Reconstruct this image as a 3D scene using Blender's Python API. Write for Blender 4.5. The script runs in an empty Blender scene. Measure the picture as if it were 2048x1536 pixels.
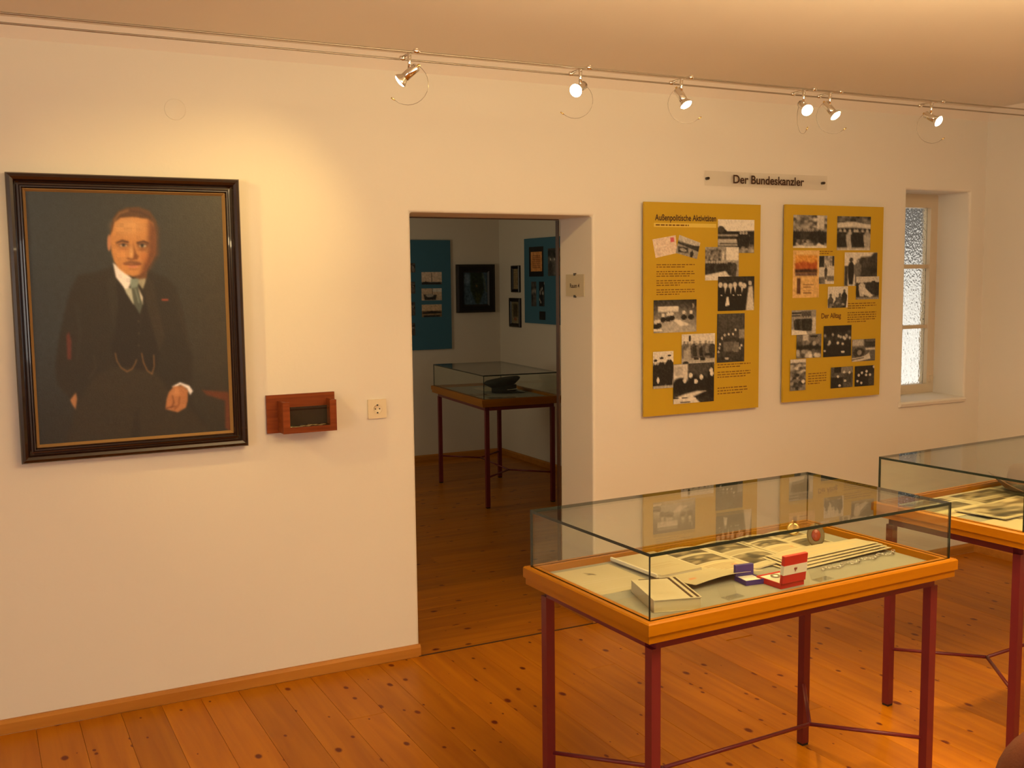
import bpy, bmesh, math, random
import numpy as np
from mathutils import Vector, Matrix

random.seed(7)
sc = bpy.context.scene
COL = sc.collection

# ------------------------------------------------------------------ camera
F_PX, YAW, PITCH, ROLL, SC = 2097.7, 0.4779, 0.1010, 0.0113, 1.05
CAM = np.array([0.0, -4.0489, 1.6]) * SC
_fwd = np.array([math.sin(YAW) * math.cos(PITCH), math.cos(YAW) * math.cos(PITCH), -math.sin(PITCH)])
_rt = np.array([math.cos(YAW), -math.sin(YAW), 0.0])
_dn = np.cross(_fwd, _rt)
_c, _s = math.cos(ROLL), math.sin(ROLL)
RIGHT, DOWN, FWD = _c * _rt + _s * _dn, -_s * _rt + _c * _dn, _fwd
cam_d = bpy.data.cameras.new('camera')
cam_d.sensor_width = 36.0
cam_d.lens = 36.0 * F_PX / 2048.0
cam_d.clip_start = 0.05
cam = bpy.data.objects.new('camera', cam_d)
COL.objects.link(cam)
cam.matrix_world = Matrix(((RIGHT[0], -DOWN[0], -FWD[0], CAM[0]), (RIGHT[1], -DOWN[1], -FWD[1], CAM[1]),
                           (RIGHT[2], -DOWN[2], -FWD[2], CAM[2]), (0, 0, 0, 1)))
sc.camera = cam

def ray(px, py):
    return RIGHT * (px - 1024) / F_PX + DOWN * (py - 768) / F_PX + FWD
def onY(px, py, Y=0.0):
    d = ray(px, py); return CAM + d * (Y - CAM[1]) / d[1]
def onX(px, py, X):
    d = ray(px, py); return CAM + d * (X - CAM[0]) / d[0]
def onZ(px, py, Z=0.0):
    d = ray(px, py); return CAM + d * (Z - CAM[2]) / d[2]
def pix(P):
    v = np.asarray(P, float) - CAM
    z = v @ FWD
    return 1024 + F_PX * (v @ RIGHT) / z, 768 + F_PX * (v @ DOWN) / z

# ------------------------------------------------------------------ world, exposure, big lights
sc.view_settings.view_transform = 'Standard'
sc.view_settings.look = 'None'
sc.view_settings.gamma = 1.0
sc.view_settings.use_curve_mapping = False
sc.view_settings.exposure = 0.0
sc.cycles.transparent_max_bounces = 20
sc.cycles.max_bounces = 6
sc.cycles.diffuse_bounces = 3
sc.cycles.glossy_bounces = 3
sc.cycles.adaptive_threshold = 0.05
sc.cycles.sample_clamp_indirect = 6.0

world = bpy.data.worlds.new('overcast_sky')
sc.world = world
world.use_nodes = True
wb = world.node_tree.nodes['Background']
wb.inputs[0].default_value = (1.0, 0.95, 0.86, 1)
wb.inputs[1].default_value = 2.5

def area(name, loc, direction, sx, sy, power, color):
    l = bpy.data.lights.new(name, 'AREA')
    l.shape = 'RECTANGLE'; l.size = sx; l.size_y = sy; l.energy = power; l.color = color
    o = bpy.data.objects.new(name, l); COL.objects.link(o)
    o.location = loc
    o.rotation_euler = Vector(direction).to_track_quat('-Z', 'Y').to_euler()
    return o

BACK_Y, LEFT_X = -7.0, -3.2
BACK_WIN = [(-2.75, -1.45), (-0.35, 0.95)]          # window openings in the wall behind the camera
DAY = (1.0, 0.93, 0.84)
WARM = (1.0, 0.75, 0.40)
HALOGEN = (1.0, 0.68, 0.22)
for k, (a, b) in enumerate(BACK_WIN):
    area('daylight_window_%d' % k, ((a + b) / 2, BACK_Y + 0.02, 1.5), (0, 1, 0), b - a, 1.2, (2, 9)[k], DAY)
area('daylight_window_side', (LEFT_X + 0.02, -4.2, 1.5), (1, 0, 0), 1.3, 1.2, 33, DAY)
area('warm_wall_fill', (2.3, -3.3, 2.50), (0, 0.75, -1), 2.2, 0.5, 22, WARM)  # added warm fill tilted at the long wall, no fixture modelled
area('upward_ceiling_fill', (2.1, -3.1, 1.95), (0, 0.1, 1), 1.8, 0.8, 104, WARM)  # added fill facing up to brighten the ceiling, source unseen
area('next_room_fill', (1.1, 3.0, 1.6), (1, 0.1, 0.35), 0.9, 1.0, 10.0, (1.0, 0.86, 0.6))  # added fill for the dim next room, its left wall is closed

# ------------------------------------------------------------------ helpers
def s2l(c):
    c = np.asarray(c, float) / 255.0
    return np.where(c <= 0.04045, c / 12.92, ((c + 0.055) / 1.055) ** 2.4)
def rgb(*c):
    return tuple(s2l(c))
_M = {}
def mat(name, color=(0.8, 0.8, 0.8), rough=0.5, metal=0.0, coat=0.0, spec=0.5, emit=None, estr=0.0, bump=None):
    if name in _M: return _M[name]
    m = bpy.data.materials.new(name); m.use_nodes = True
    b = m.node_tree.nodes['Principled BSDF']
    b.inputs['Base Color'].default_value = (*color, 1)
    b.inputs['Roughness'].default_value = rough
    b.inputs['Metallic'].default_value = metal
    b.inputs['Coat Weight'].default_value = coat
    b.inputs['Specular IOR Level'].default_value = spec
    if emit:
        b.inputs['Emission Color'].default_value = (*emit, 1)
        b.inputs['Emission Strength'].default_value = estr
    if bump:
        nt = m.node_tree
        tc = nt.nodes.new('ShaderNodeTexCoord')
        n = nt.nodes.new('ShaderNodeTexNoise'); n.inputs['Scale'].default_value = bump[0]; n.inputs['Detail'].default_value = 4
        bp = nt.nodes.new('ShaderNodeBump'); bp.inputs['Strength'].default_value = bump[1]; bp.inputs['Distance'].default_value = bump[2]
        nt.links.new(tc.outputs['Object'], n.inputs['Vector'])
        nt.links.new(n.outputs['Fac'], bp.inputs['Height'])
        nt.links.new(bp.outputs['Normal'], b.inputs['Normal'])
    _M[name] = m
    return m

def nodes(name):
    m = bpy.data.materials.new(name); m.use_nodes = True
    nt = m.node_tree
    return m, nt, nt.nodes['Principled BSDF'], lambda t: nt.nodes.new(t), nt.links.new

def plaster(name, color):
    m, nt, b, N, L = nodes(name)
    tc = N('ShaderNodeTexCoord'); n = N('ShaderNodeTexNoise'); n.inputs['Scale'].default_value = 1.3; n.inputs['Detail'].default_value = 5
    mix = N('ShaderNodeMix'); mix.data_type = 'RGBA'
    mix.inputs[6].default_value = (*[c * 0.965 for c in color], 1); mix.inputs[7].default_value = (*color, 1)
    L(tc.outputs['Object'], n.inputs['Vector']); L(n.outputs['Fac'], mix.inputs[0]); L(mix.outputs[2], b.inputs['Base Color'])
    n2 = N('ShaderNodeTexNoise'); n2.inputs['Scale'].default_value = 55; n2.inputs['Detail'].default_value = 3
    bp = N('ShaderNodeBump'); bp.inputs['Strength'].default_value = 0.12; bp.inputs['Distance'].default_value = 0.004
    L(tc.outputs['Object'], n2.inputs['Vector']); L(n2.outputs['Fac'], bp.inputs['Height']); L(bp.outputs['Normal'], b.inputs['Normal'])
    b.inputs['Roughness'].default_value = 0.85; b.inputs['Specular IOR Level'].default_value = 0.2
    return m

def wood(name, c_lo, c_hi, c_knot, grain_axis=1, knots=True, rough=0.36, gscale=1.0, coat=0.04):
    """varnished wood: long grain along one object axis, each piece shifted by its own random value"""
    m, nt, b, N, L = nodes(name)
    tc = N('ShaderNodeTexCoord'); oi = N('ShaderNodeObjectInfo')
    off = N('ShaderNodeVectorMath'); off.operation = 'MULTIPLY_ADD'
    comb = N('ShaderNodeCombineXYZ')
    for i in range(3): L(oi.outputs['Random'], comb.inputs[i])
    off.inputs[1].default_value = (37.0, 53.0, 19.0); L(comb.outputs[0], off.inputs[0]); L(tc.outputs['Object'], off.inputs[2])
    mp = N('ShaderNodeMapping'); s = [14.0 * gscale] * 3; s[grain_axis] = 0.9 * gscale
    mp.inputs['Scale'].default_value = s; L(off.outputs[0], mp.inputs['Vector'])
    n = N('ShaderNodeTexNoise'); n.inputs['Scale'].default_value = 1.6; n.inputs['Detail'].default_value = 6; n.inputs['Distortion'].default_value = 0.6
    L(mp.outputs[0], n.inputs['Vector'])
    ramp = N('ShaderNodeValToRGB')
    ramp.color_ramp.elements[0].position = 0.32; ramp.color_ramp.elements[0].color = (*c_lo, 1)
    ramp.color_ramp.elements[1].position = 0.66; ramp.color_ramp.elements[1].color = (*c_hi, 1)
    L(n.outputs['Fac'], ramp.inputs[0])
    # piece to piece tone
    hsv = N('ShaderNodeHueSaturation')
    mr = N('ShaderNodeMapRange'); mr.inputs['To Min'].default_value = 0.86; mr.inputs['To Max'].default_value = 1.12
    L(oi.outputs['Random'], mr.inputs['Value']); L(mr.outputs[0], hsv.inputs['Value']); L(ramp.outputs[0], hsv.inputs['Color'])
    out = hsv.outputs['Color']
    if knots:
        mk = N('ShaderNodeMapping'); ks = [9.0, 9.0, 9.0]; ks[grain_axis] = 5.6; mk.inputs['Scale'].default_value = ks
        L(off.outputs[0], mk.inputs['Vector'])
        wv = N('ShaderNodeTexNoise'); wv.inputs['Scale'].default_value = 3.0
        add = N('ShaderNodeMixRGB'); add.inputs[0].default_value = 0.06
        L(mk.outputs[0], wv.inputs['Vector']); L(mk.outputs[0], add.inputs[1]); L(wv.outputs['Color'], add.inputs[2])
        vo = N('ShaderNodeTexVoronoi'); vo.voronoi_dimensions = '2D'; vo.inputs['Scale'].default_value = 1.0
        L(add.outputs[0], vo.inputs['Vector'])
        # radius differs from knot to knot, many cells hold none
        sep = N('ShaderNodeSeparateColor'); L(vo.outputs['Color'], sep.inputs[0])
        r = N('ShaderNodeMapRange'); r.inputs['From Min'].default_value = 0.22; r.inputs['From Max'].default_value = 1.0
        r.inputs['To Min'].default_value = 0.004; r.inputs['To Max'].default_value = 0.135; L(sep.outputs[0], r.inputs['Value'])
        d = N('ShaderNodeMath'); d.operation = 'DIVIDE'; L(vo.outputs['Distance'], d.inputs[0]); L(r.outputs[0], d.inputs[1])
        kr = N('ShaderNodeValToRGB'); kr.color_ramp.elements[0].position = 0.55; kr.color_ramp.elements[0].color = (1, 1, 1, 1)
        kr.color_ramp.elements[1].position = 1.0; kr.color_ramp.elements[1].color = (0, 0, 0, 1)
        L(d.outputs[0], kr.inputs[0])
        mx = N('ShaderNodeMix'); mx.data_type = 'RGBA'; mx.inputs[7].default_value = (*c_knot, 1)
        L(kr.outputs[0], mx.inputs[0]); L(out, mx.inputs[6]); out = mx.outputs[2]
    L(out, b.inputs['Base Color'])
    b.inputs['Roughness'].default_value = rough
    b.inputs['Coat Weight'].default_value = coat; b.inputs['Coat Roughness'].default_value = 0.25
    b.inputs['Specular IOR Level'].default_value = 0.14
    return m

def glass(name, tint=(0.955, 0.975, 0.955)):
    m = bpy.data.materials.new(name); m.use_nodes = True
    nt = m.node_tree; nt.nodes.clear(); N = nt.nodes.new; L = nt.links.new
    out = N('ShaderNodeOutputMaterial'); mix = N('ShaderNodeMixShader'); tr = N('ShaderNodeBsdfTransparent'); gl = N('ShaderNodeBsdfGlossy')
    tr.inputs[0].default_value = (*tint, 1); gl.inputs['Roughness'].default_value = 0.0
    g = N('ShaderNodeNewGeometry'); dot = N('ShaderNodeVectorMath'); dot.operation = 'DOT_PRODUCT'
    L(g.outputs['Incoming'], dot.inputs[0]); L(g.outputs['Normal'], dot.inputs[1])
    ab = N('ShaderNodeMath'); ab.operation = 'ABSOLUTE'; L(dot.outputs['Value'], ab.inputs[0])
    om = N('ShaderNodeMath'); om.operation = 'SUBTRACT'; om.inputs[0].default_value = 1.0; L(ab.outputs[0], om.inputs[1])
    pw = N('ShaderNodeMath'); pw.operation = 'POWER'; pw.inputs[1].default_value = 5.0; L(om.outputs[0], pw.inputs[0])
    ma = N('ShaderNodeMath'); ma.operation = 'MULTIPLY_ADD'; ma.inputs[1].default_value = 0.96; ma.inputs[2].default_value = 0.04; L(pw.outputs[0], ma.inputs[0])
    L(ma.outputs[0], mix.inputs[0]); L(tr.outputs[0], mix.inputs[1]); L(gl.outputs[0], mix.inputs[2]); L(mix.outputs[0], out.inputs[0])
    return m

def painted(name, rough=0.5, coat=0.0, bump=None):
    """print or paint whose pigment is stored per vertex"""
    if name in _M: return _M[name]
    m = mat(name, rough=rough, coat=coat, bump=bump)
    nt = m.node_tree
    a = nt.nodes.new('ShaderNodeAttribute'); a.attribute_name = 'pigment'
    nt.links.new(a.outputs['Color'], nt.nodes['Principled BSDF'].inputs['Base Color'])
    return m

def link(name, me, m, parent=None):
    o = bpy.data.objects.new(name, me); COL.objects.link(o)
    if m is not None:
        if isinstance(m, (list, tuple)):
            for k in m: me.materials.append(k)
        else: me.materials.append(m)
    if parent is not None: o.parent = parent
    return o
def empty(name, loc=(0, 0, 0), rz=0.0):
    o = bpy.data.objects.new(name, None); COL.objects.link(o); o.location = loc; o.rotation_euler = (0, 0, rz)
    o.empty_display_size = 0.1
    return o
def tag(o, label, cat, group=None):
    o['label'] = label; o['category'] = cat
    if group: o['group'] = group
    return o
def struct(o, label=None):
    o['kind'] = 'structure'
    if label: o['label'] = label
    return o
def bm_done(bm, name, m, parent=None, smooth=False, bevel=0.0, seg=2):
    if bevel:
        es = [e for e in bm.edges if len(e.link_faces) == 2 and e.calc_face_angle(0) > 0.5]
        bmesh.ops.bevel(bm, geom=es, offset=bevel, segments=seg, affect='EDGES', profile=0.6)
    bmesh.ops.recalc_face_normals(bm, faces=bm.faces)
    me = bpy.data.meshes.new(name); bm.to_mesh(me); bm.free()
    if smooth:
        for p in me.polygons: p.use_smooth = True
    return link(name, me, m, parent)
def add_box(bm, x0, x1, y0, y1, z0, z1, mtx=None, mi=0):
    v = [bm.verts.new((x, y, z)) for x in (x0, x1) for y in (y0, y1) for z in (z0, z1)]
    fs = [(0, 1, 3, 2), (4, 6, 7, 5), (0, 4, 5, 1), (2, 3, 7, 6), (0, 2, 6, 4), (1, 5, 7, 3)]
    for f in fs:
        q = bm.faces.new([v[i] for i in f]); q.material_index = mi
    if mtx is not None: bmesh.ops.transform(bm, matrix=mtx, verts=v)
    return v
def box(name, x0, x1, y0, y1, z0, z1, m, parent=None, bevel=0.0, seg=2):
    bm = bmesh.new(); add_box(bm, x0, x1, y0, y1, z0, z1)
    return bm_done(bm, name, m, parent, bevel=bevel, seg=seg)
def add_tube(bm, pts, r, n=8, cap=True):
    pts = [Vector(p) for p in pts]
    rs = r if isinstance(r, (list, tuple)) else [r] * len(pts)
    rings = []; up = Vector((0, 0, 1))
    for i, p in enumerate(pts):
        t = (pts[min(i + 1, len(pts) - 1)] - pts[max(i - 1, 0)]).normalized()
        ref = up if abs(t.dot(up)) < 0.95 else Vector((1, 0, 0))
        a = t.cross(ref).normalized(); b = t.cross(a)
        rings.append([bm.verts.new(p + (a * math.cos(2 * math.pi * k / n) + b * math.sin(2 * math.pi * k / n)) * rs[i]) for k in range(n)])
    for i in range(len(rings) - 1):
        for k in range(n):
            f = bm.faces.new((rings[i][k], rings[i][(k + 1) % n], rings[i + 1][(k + 1) % n], rings[i + 1][k])); f.smooth = True
    if cap:
        bm.faces.new(rings[0]); bm.faces.new(rings[-1])
def tube(name, pts, r, m, parent=None, n=8):
    bm = bmesh.new(); add_tube(bm, pts, r, n)
    bmesh.ops.recalc_face_normals(bm, faces=bm.faces)
    me = bpy.data.meshes.new(name); bm.to_mesh(me); bm.free()
    return link(name, me, m, parent)
def add_lathe(bm, prof, n=24, mtx=None):
    """prof: (radius, height) from bottom to top about local z"""
    rings = []; vs = []
    for r, h in prof:
        if r < 1e-6: ring = [bm.verts.new((0, 0, h))]
        else: ring = [bm.verts.new((r * math.cos(2 * math.pi * k / n), r * math.sin(2 * math.pi * k / n), h)) for k in range(n)]
        rings.append(ring); vs += ring
    for i in range(len(rings) - 1):
        a, b = rings[i], rings[i + 1]
        for k in range(n):
            k2 = (k + 1) % n
            if len(a) == 1 and len(b) == 1: continue
            if len(a) == 1: f = bm.faces.new((a[0], b[k2], b[k]))
            elif len(b) == 1: f = bm.faces.new((a[k], a[k2], b[0]))
            else: f = bm.faces.new((a[k], a[k2], b[k2], b[k]))
            f.smooth = True
    if mtx is not None: bmesh.ops.transform(bm, matrix=mtx, verts=vs)
    return vs
def lathe(name, prof, m, parent=None, n=24, mtx=None):
    bm = bmesh.new(); add_lathe(bm, prof, n, mtx)
    bmesh.ops.recalc_face_normals(bm, faces=bm.faces)
    me = bpy.data.meshes.new(name); bm.to_mesh(me); bm.free()
    return link(name, me, m, parent)
def aim(d):
    return Vector(d).to_track_quat('Z', 'Y').to_matrix().to_4x4()

def text_mesh(name, body, x0, x1, z0, m, parent=None, bold=0.0, height=None, xf=None):
    """lettering fitted between x0 and x1, baseline at z0, standing in the local XZ plane facing -Y"""
    cu = bpy.data.curves.new('letters', 'FONT'); cu.body = body; cu.size = 1.0; cu.offset = bold; cu.extrude = 0.0
    o = bpy.data.objects.new('letters', cu); COL.objects.link(o)
    bpy.context.view_layer.update()
    me0 = o.to_mesh()
    n = len(me0.vertices); co = np.zeros(n * 3); me0.vertices.foreach_get('co', co); co = co.reshape(-1, 3)
    polys = [tuple(p.vertices) for p in me0.polygons]
    o.to_mesh_clear(); bpy.data.objects.remove(o); bpy.data.curves.remove(cu)
    mnx, mxx = co[:, 0].min(), co[:, 0].max()
    k = (x1 - x0) / (mxx - mnx)
    kz = k if height is None else height / 0.73
    V = [((c[0] - mnx) * k + x0, 0.0, c[1] * kz + z0) for c in co]
    if xf: V = [tuple(xf @ Vector(v)) for v in V]
    me = bpy.data.meshes.new(name); me.from_pydata(V, [], polys); me.update()
    return link(name, me, m, parent)

# ---- pigment painting on vertex grids
def sd_poly(P, pts):
    pts = np.asarray(pts, float); d = np.full(len(P), 1e18); ins = np.zeros(len(P), bool)
    j = len(pts) - 1
    for i in range(len(pts)):
        a, b = pts[i], pts[j]; e = b - a; w = P - a
        t = np.clip((w @ e) / max(e @ e, 1e-12), 0, 1)
        dd = w - t[:, None] * e
        d = np.minimum(d, (dd ** 2).sum(1))
        c = ((a[1] > P[:, 1]) != (b[1] > P[:, 1]))
        with np.errstate(divide='ignore', invalid='ignore'):
            xx = (b[0] - a[0]) * (P[:, 1] - a[1]) / (b[1] - a[1]) + a[0]
        ins ^= c & (P[:, 0] < xx)
        j = i
    d = np.sqrt(d)
    return np.where(ins, -d, d)
def sd_line(P, pts):
    pts = np.asarray(pts, float); d = np.full(len(P), 1e18)
    for a, b in zip(pts[:-1], pts[1:]):
        e = b - a; w = P - a; t = np.clip((w @ e) / max(e @ e, 1e-12), 0, 1)
        d = np.minimum(d, ((w - t[:, None] * e) ** 2).sum(1))
    return np.sqrt(d)
def sm(x):
    x = np.clip(x, 0, 1); return x * x * (3 - 2 * x)
class Paint:
    def __init__(s, P, base): s.P = P; s.C = np.tile(np.asarray(base, float), (len(P), 1))
    def lay(s, cov, c, op=1.0):
        cov = (cov * op)[:, None]; s.C = s.C * (1 - cov) + np.asarray(c, float) * cov
    def poly(s, pts, c, soft=1.0, op=1.0): s.lay(sm(0.5 - sd_poly(s.P, pts) / (2 * soft)), c, op)
    def ell(s, cx, cy, rx, ry, c, soft=0.15, op=1.0):
        r = np.sqrt(((s.P[:, 0] - cx) / rx) ** 2 + ((s.P[:, 1] - cy) / ry) ** 2)
        s.lay(sm((1 + soft - r) / (2 * soft)), c, op)
    def line(s, pts, w, c, soft=1.0, op=1.0): s.lay(sm(0.5 - (sd_line(s.P, pts) - w) / (2 * soft)), c, op)
    def noise(s, rng, amp): s.C += rng.normal(0, amp, (len(s.P), 1))
def pigment(me, C, div=(1, 1, 1)):
    C = np.clip(C, 0, 255); lin = np.clip(s2l(C) / np.array(div), 0, 0.92)
    a = me.color_attributes.new('pigment', 'FLOAT_COLOR', 'POINT')
    a.data.foreach_set('color', np.concatenate([lin, np.ones((len(lin), 1))], 1).ravel())
def grid_mesh(name, nx, ny, fn, flip=False):
    """fn(U,V)->Nx3 with u,v in 0..1, v downward/forward; faces in a regular grid"""
    U, V = np.meshgrid(np.linspace(0, 1, nx + 1), np.linspace(0, 1, ny + 1)); U = U.ravel(); V = V.ravel()
    co = fn(U, V)
    i = np.arange(nx * ny); r, c = i // nx, i % nx; a = r * (nx + 1) + c
    F = np.stack([a, a + nx + 1, a + nx + 2, a + 1], 1)
    if flip: F = F[:, ::-1]
    me = bpy.data.meshes.new(name); me.from_pydata(co.tolist(), [], F.tolist()); me.update()
    return me, U, V, co

# ------------------------------------------------------------------ materials
M_wall = plaster('warm_white_plaster', (0.80, 0.735, 0.63))
M_ceil = plaster('ceiling_plaster', (0.88, 0.80, 0.70))
M_floor = wood('varnished_pine', rgb(164, 94, 5), rgb(184, 113, 9), rgb(104, 36, 6), 1)
M_floorx = wood('varnished_pine_crosswise', rgb(164, 94, 5), rgb(184, 113, 9), rgb(104, 36, 6), 0)
M_base = wood('skirting_wood', rgb(172, 110, 40), rgb(186, 124, 50), rgb(120, 60, 30), 0, knots=False, rough=0.45)
M_beech = wood('beech_edge', rgb(161, 98, 4), rgb(174, 110, 7), rgb(120, 60, 30), 0, knots=False, rough=0.35)
M_beechy = wood('beech_edge_crosswise', rgb(161, 98, 4), rgb(174, 110, 7), rgb(120, 60, 30), 1, knots=False, rough=0.35)
M_redsteel = mat('burgundy_lacquered_steel', rgb(108, 31, 36), 0.38)
M_rubber = mat('black_rubber_foot', (0.012, 0.012, 0.012), 0.7)
M_glass = glass('clear_pane')
M_gedge = mat('green_black_glass_edge', (0.012, 0.022, 0.016), 0.25)
M_lining = mat('grey_display_lining', rgb(150, 146, 132), 0.9, bump=(300, 0.2, 0.001))
M_chrome = mat('chrome', (0.78, 0.76, 0.72), 0.12, 1.0)
M_steel = mat('steel_cable', (0.36, 0.31, 0.25), 0.4, 0.8)
M_brass = mat('brass_tip', (0.85, 0.62, 0.25), 0.25, 1.0)
M_bulb = mat('lit_halogen_face', (1, 0.9, 0.7), 0.3, emit=(1.0, 0.80, 0.52), estr=16)
M_darkframe = mat('ebonised_frame', rgb(34, 16, 10), 0.22, coat=0.6)
M_blackframe = mat('black_frame', rgb(18, 12, 10), 0.35)
M_gold = mat('gilt_slip', rgb(158, 122, 74), 0.55, 0.0)
M_print = painted('photographic_print', 0.45)
M_paper = mat('off_white_paper', rgb(200, 188, 158), 0.8)
M_olive = mat('mustard_panel', rgb(198, 160, 24), 0.6)
M_oliveed = mat('panel_edge', rgb(120, 88, 16), 0.7)
M_blue = mat('blue_panel', rgb(58, 110, 132), 0.6)
M_ink = mat('dark_brown_ink', rgb(60, 34, 18), 0.7)
M_inksoft = mat('olive_brown_ink', rgb(128, 88, 22), 0.7)
M_yellow = mat('pale_yellow_print', rgb(226, 196, 84), 0.6)
M_acrylic = glass('acrylic_sheet', (0.975, 0.972, 0.965))
M_white = mat('white_window_paint', rgb(214, 196, 168), 0.45)
M_plastic = mat('cream_plastic', rgb(228, 212, 180), 0.35)
M_black = mat('black_plastic', (0.01, 0.01, 0.01), 0.4)
M_mahog = wood('mahogany', rgb(112, 52, 24), rgb(136, 68, 32), rgb(40, 14, 8), 0, knots=False, rough=0.4, gscale=2.5)

# ------------------------------------------------------------------ the room
CEIL_Z, COVE = 2.615, 0.062
DX0, DX1, DZ = 1.7184, 2.6384, 1.9655
WX0, WX1, WZ0, WZ1 = 4.702, 5.215, 0.945, 2.145
RX = 5.3446
WALL_T = 0.315
NX0, NX1, NY1 = 0.6, 4.50, 4.672           # the next room

def wall_cells(xs, zs, holes, y0, y1):
    """slab in XZ with rectangular holes; front at y0, back at y1"""
    bm = bmesh.new(); cache = {}
    def V(i, j, y):
        k = (i, j, y)
        if k not in cache: cache[k] = bm.verts.new((xs[i], y, zs[j]))
        return cache[k]
    solid = lambda i, j: 0 <= i < len(xs) - 1 and 0 <= j < len(zs) - 1 and not any(
        h[0] <= (xs[i] + xs[i + 1]) / 2 <= h[1] and h[2] <= (zs[j] + zs[j + 1]) / 2 <= h[3] for h in holes)
    for i in range(len(xs) - 1):
        for j in range(len(zs) - 1):
            if not solid(i, j): continue
            bm.faces.new((V(i, j, y0), V(i + 1, j, y0), V(i + 1, j + 1, y0), V(i, j + 1, y0)))
            bm.faces.new((V(i, j, y1), V(i, j + 1, y1), V(i + 1, j + 1, y1), V(i + 1, j, y1)))
            for (di, dj, a, b) in ((-1, 0, (i, j), (i, j + 1)), (1, 0, (i + 1, j), (i + 1, j + 1)), (0, -1, (i, j), (i + 1, j)), (0, 1, (i, j + 1), (i + 1, j + 1))):
                if not solid(i + di, j + dj):
                    bm.faces.new((V(*a, y0), V(*b, y0), V(*b, y1), V(*a, y1)))
    return bm
bm = wall_cells([LEFT_X - 0.2, DX0, DX1, WX0, WX1, RX + 0.3], [-0.05, WZ0, DZ, WZ1, CEIL_Z + 0.1],
                [(DX0, DX1, -1, DZ), (WX0, WX1, WZ0, WZ1)], 0.0, WALL_T)
bmesh.ops.recalc_face_normals(bm, faces=bm.faces)
es = []
for e in bm.edges:
    if len(e.link_faces) == 2 and e.calc_face_angle(0) > 0.5:
        a, b = e.verts[0].co, e.verts[1].co
        if max(a.x, b.x) < RX + 0.2 and min(a.x, b.x) > LEFT_X and min(a.z, b.z) > -0.1 and max(a.z, b.z) < CEIL_Z: es.append(e)
bmesh.ops.bevel(bm, geom=es, offset=0.012, segments=3, affect='EDGES', profile=0.5)
struct(bm_done(bm, 'wall_front', M_wall), 'long white plaster wall with a doorway and a deep window niche')
struct(box('wall_right', RX, RX + 0.2, BACK_Y, 0.0, -0.05, CEIL_Z + 0.1, M_wall), 'white plaster end wall beside the window niche')
bm = wall_cells([BACK_Y - 0.2, -4.85, -3.55, 0.0], [-0.05, 0.9, 2.1, CEIL_Z + 0.1], [(-4.85, -3.55, 0.9, 2.1)], 0.0, 0.2)
for v in bm.verts: v.co = Vector((LEFT_X - v.co.y, v.co.x, v.co.z))
struct(bm_done(bm, 'wall_left', M_wall), 'white plaster wall at the near end of the room')
bm = wall_cells([LEFT_X] + [x for w in BACK_WIN for x in w] + [RX], [-0.05, 0.9, 2.1, CEIL_Z + 0.1], [(a, b, 0.9, 2.1) for a, b in BACK_WIN], BACK_Y - 0.2, BACK_Y)
struct(bm_done(bm, 'wall_back', M_wall), 'white plaster wall with two windows behind the viewpoint')
struct(box('ceiling', LEFT_X - 0.2, RX + 0.2, BACK_Y - 0.2, 0.02, CEIL_Z, CEIL_Z + 0.1, M_ceil), 'plain plaster ceiling')
# sloping cove between wall and ceiling
def prism(name, sect, axis, a, b, m, parent=None):
    """extrude a closed section along x (section is (y,z)) or along y (section is (x,z))"""
    bm = bmesh.new()
    r = [[bm.verts.new((t, p[0], p[1]) if axis == 'x' else (p[0], t, p[1])) for p in sect] for t in (a, b)]
    n = len(sect)
    for k in range(n): bm.faces.new((r[0][k], r[0][(k + 1) % n], r[1][(k + 1) % n], r[1][k]))
    bm.faces.new(r[0]); bm.faces.new(r[1])
    return bm_done(bm, name, m, parent)
struct(prism('trim_1', [(0.0, CEIL_Z - COVE), (0.0, CEIL_Z + 0.01), (-COVE, CEIL_Z + 0.01), (-COVE, CEIL_Z)], 'x', LEFT_X, RX, M_ceil), 'sloping plaster cove along the long wall')
struct(prism('trim_2', [(RX, CEIL_Z - COVE), (RX, CEIL_Z + 0.01), (RX - COVE, CEIL_Z + 0.01), (RX - COVE, CEIL_Z)], 'y', BACK_Y, 0.0, M_ceil), 'sloping plaster cove along the end wall')

# skirting boards
def skirting(name, x0, x1, y, m, label, h=0.052):
    o = prism(name, [(y, 0.0), (y - 0.02, 0.0), (y - 0.02, h - 0.012), (y - 0.012, h), (y, h)], 'x', x0, x1, m)
    return struct(o, label)
skirting('baseboard_front', LEFT_X, DX0, 0.0, M_base, 'low wooden skirting board left of the doorway')
skirting('baseboard_front_right', DX1, RX, 0.0, M_base, 'low wooden skirting board right of the doorway')
struct(prism('baseboard_door', [(DX1, 0.0), (DX1 - 0.016, 0.0), (DX1 - 0.016, 0.044), (DX1 - 0.009, 0.052), (DX1, 0.052)], 'y', -0.02, WALL_T, M_base), 'low wooden skirting board on the doorway reveal')
struct(prism('baseboard_right', [(RX, 0.0), (RX - 0.02, 0.0), (RX - 0.02, 0.04), (RX - 0.012, 0.052), (RX, 0.052)], 'y', BACK_Y, -0.02, M_base), 'low wooden skirting board along the end wall')

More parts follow.
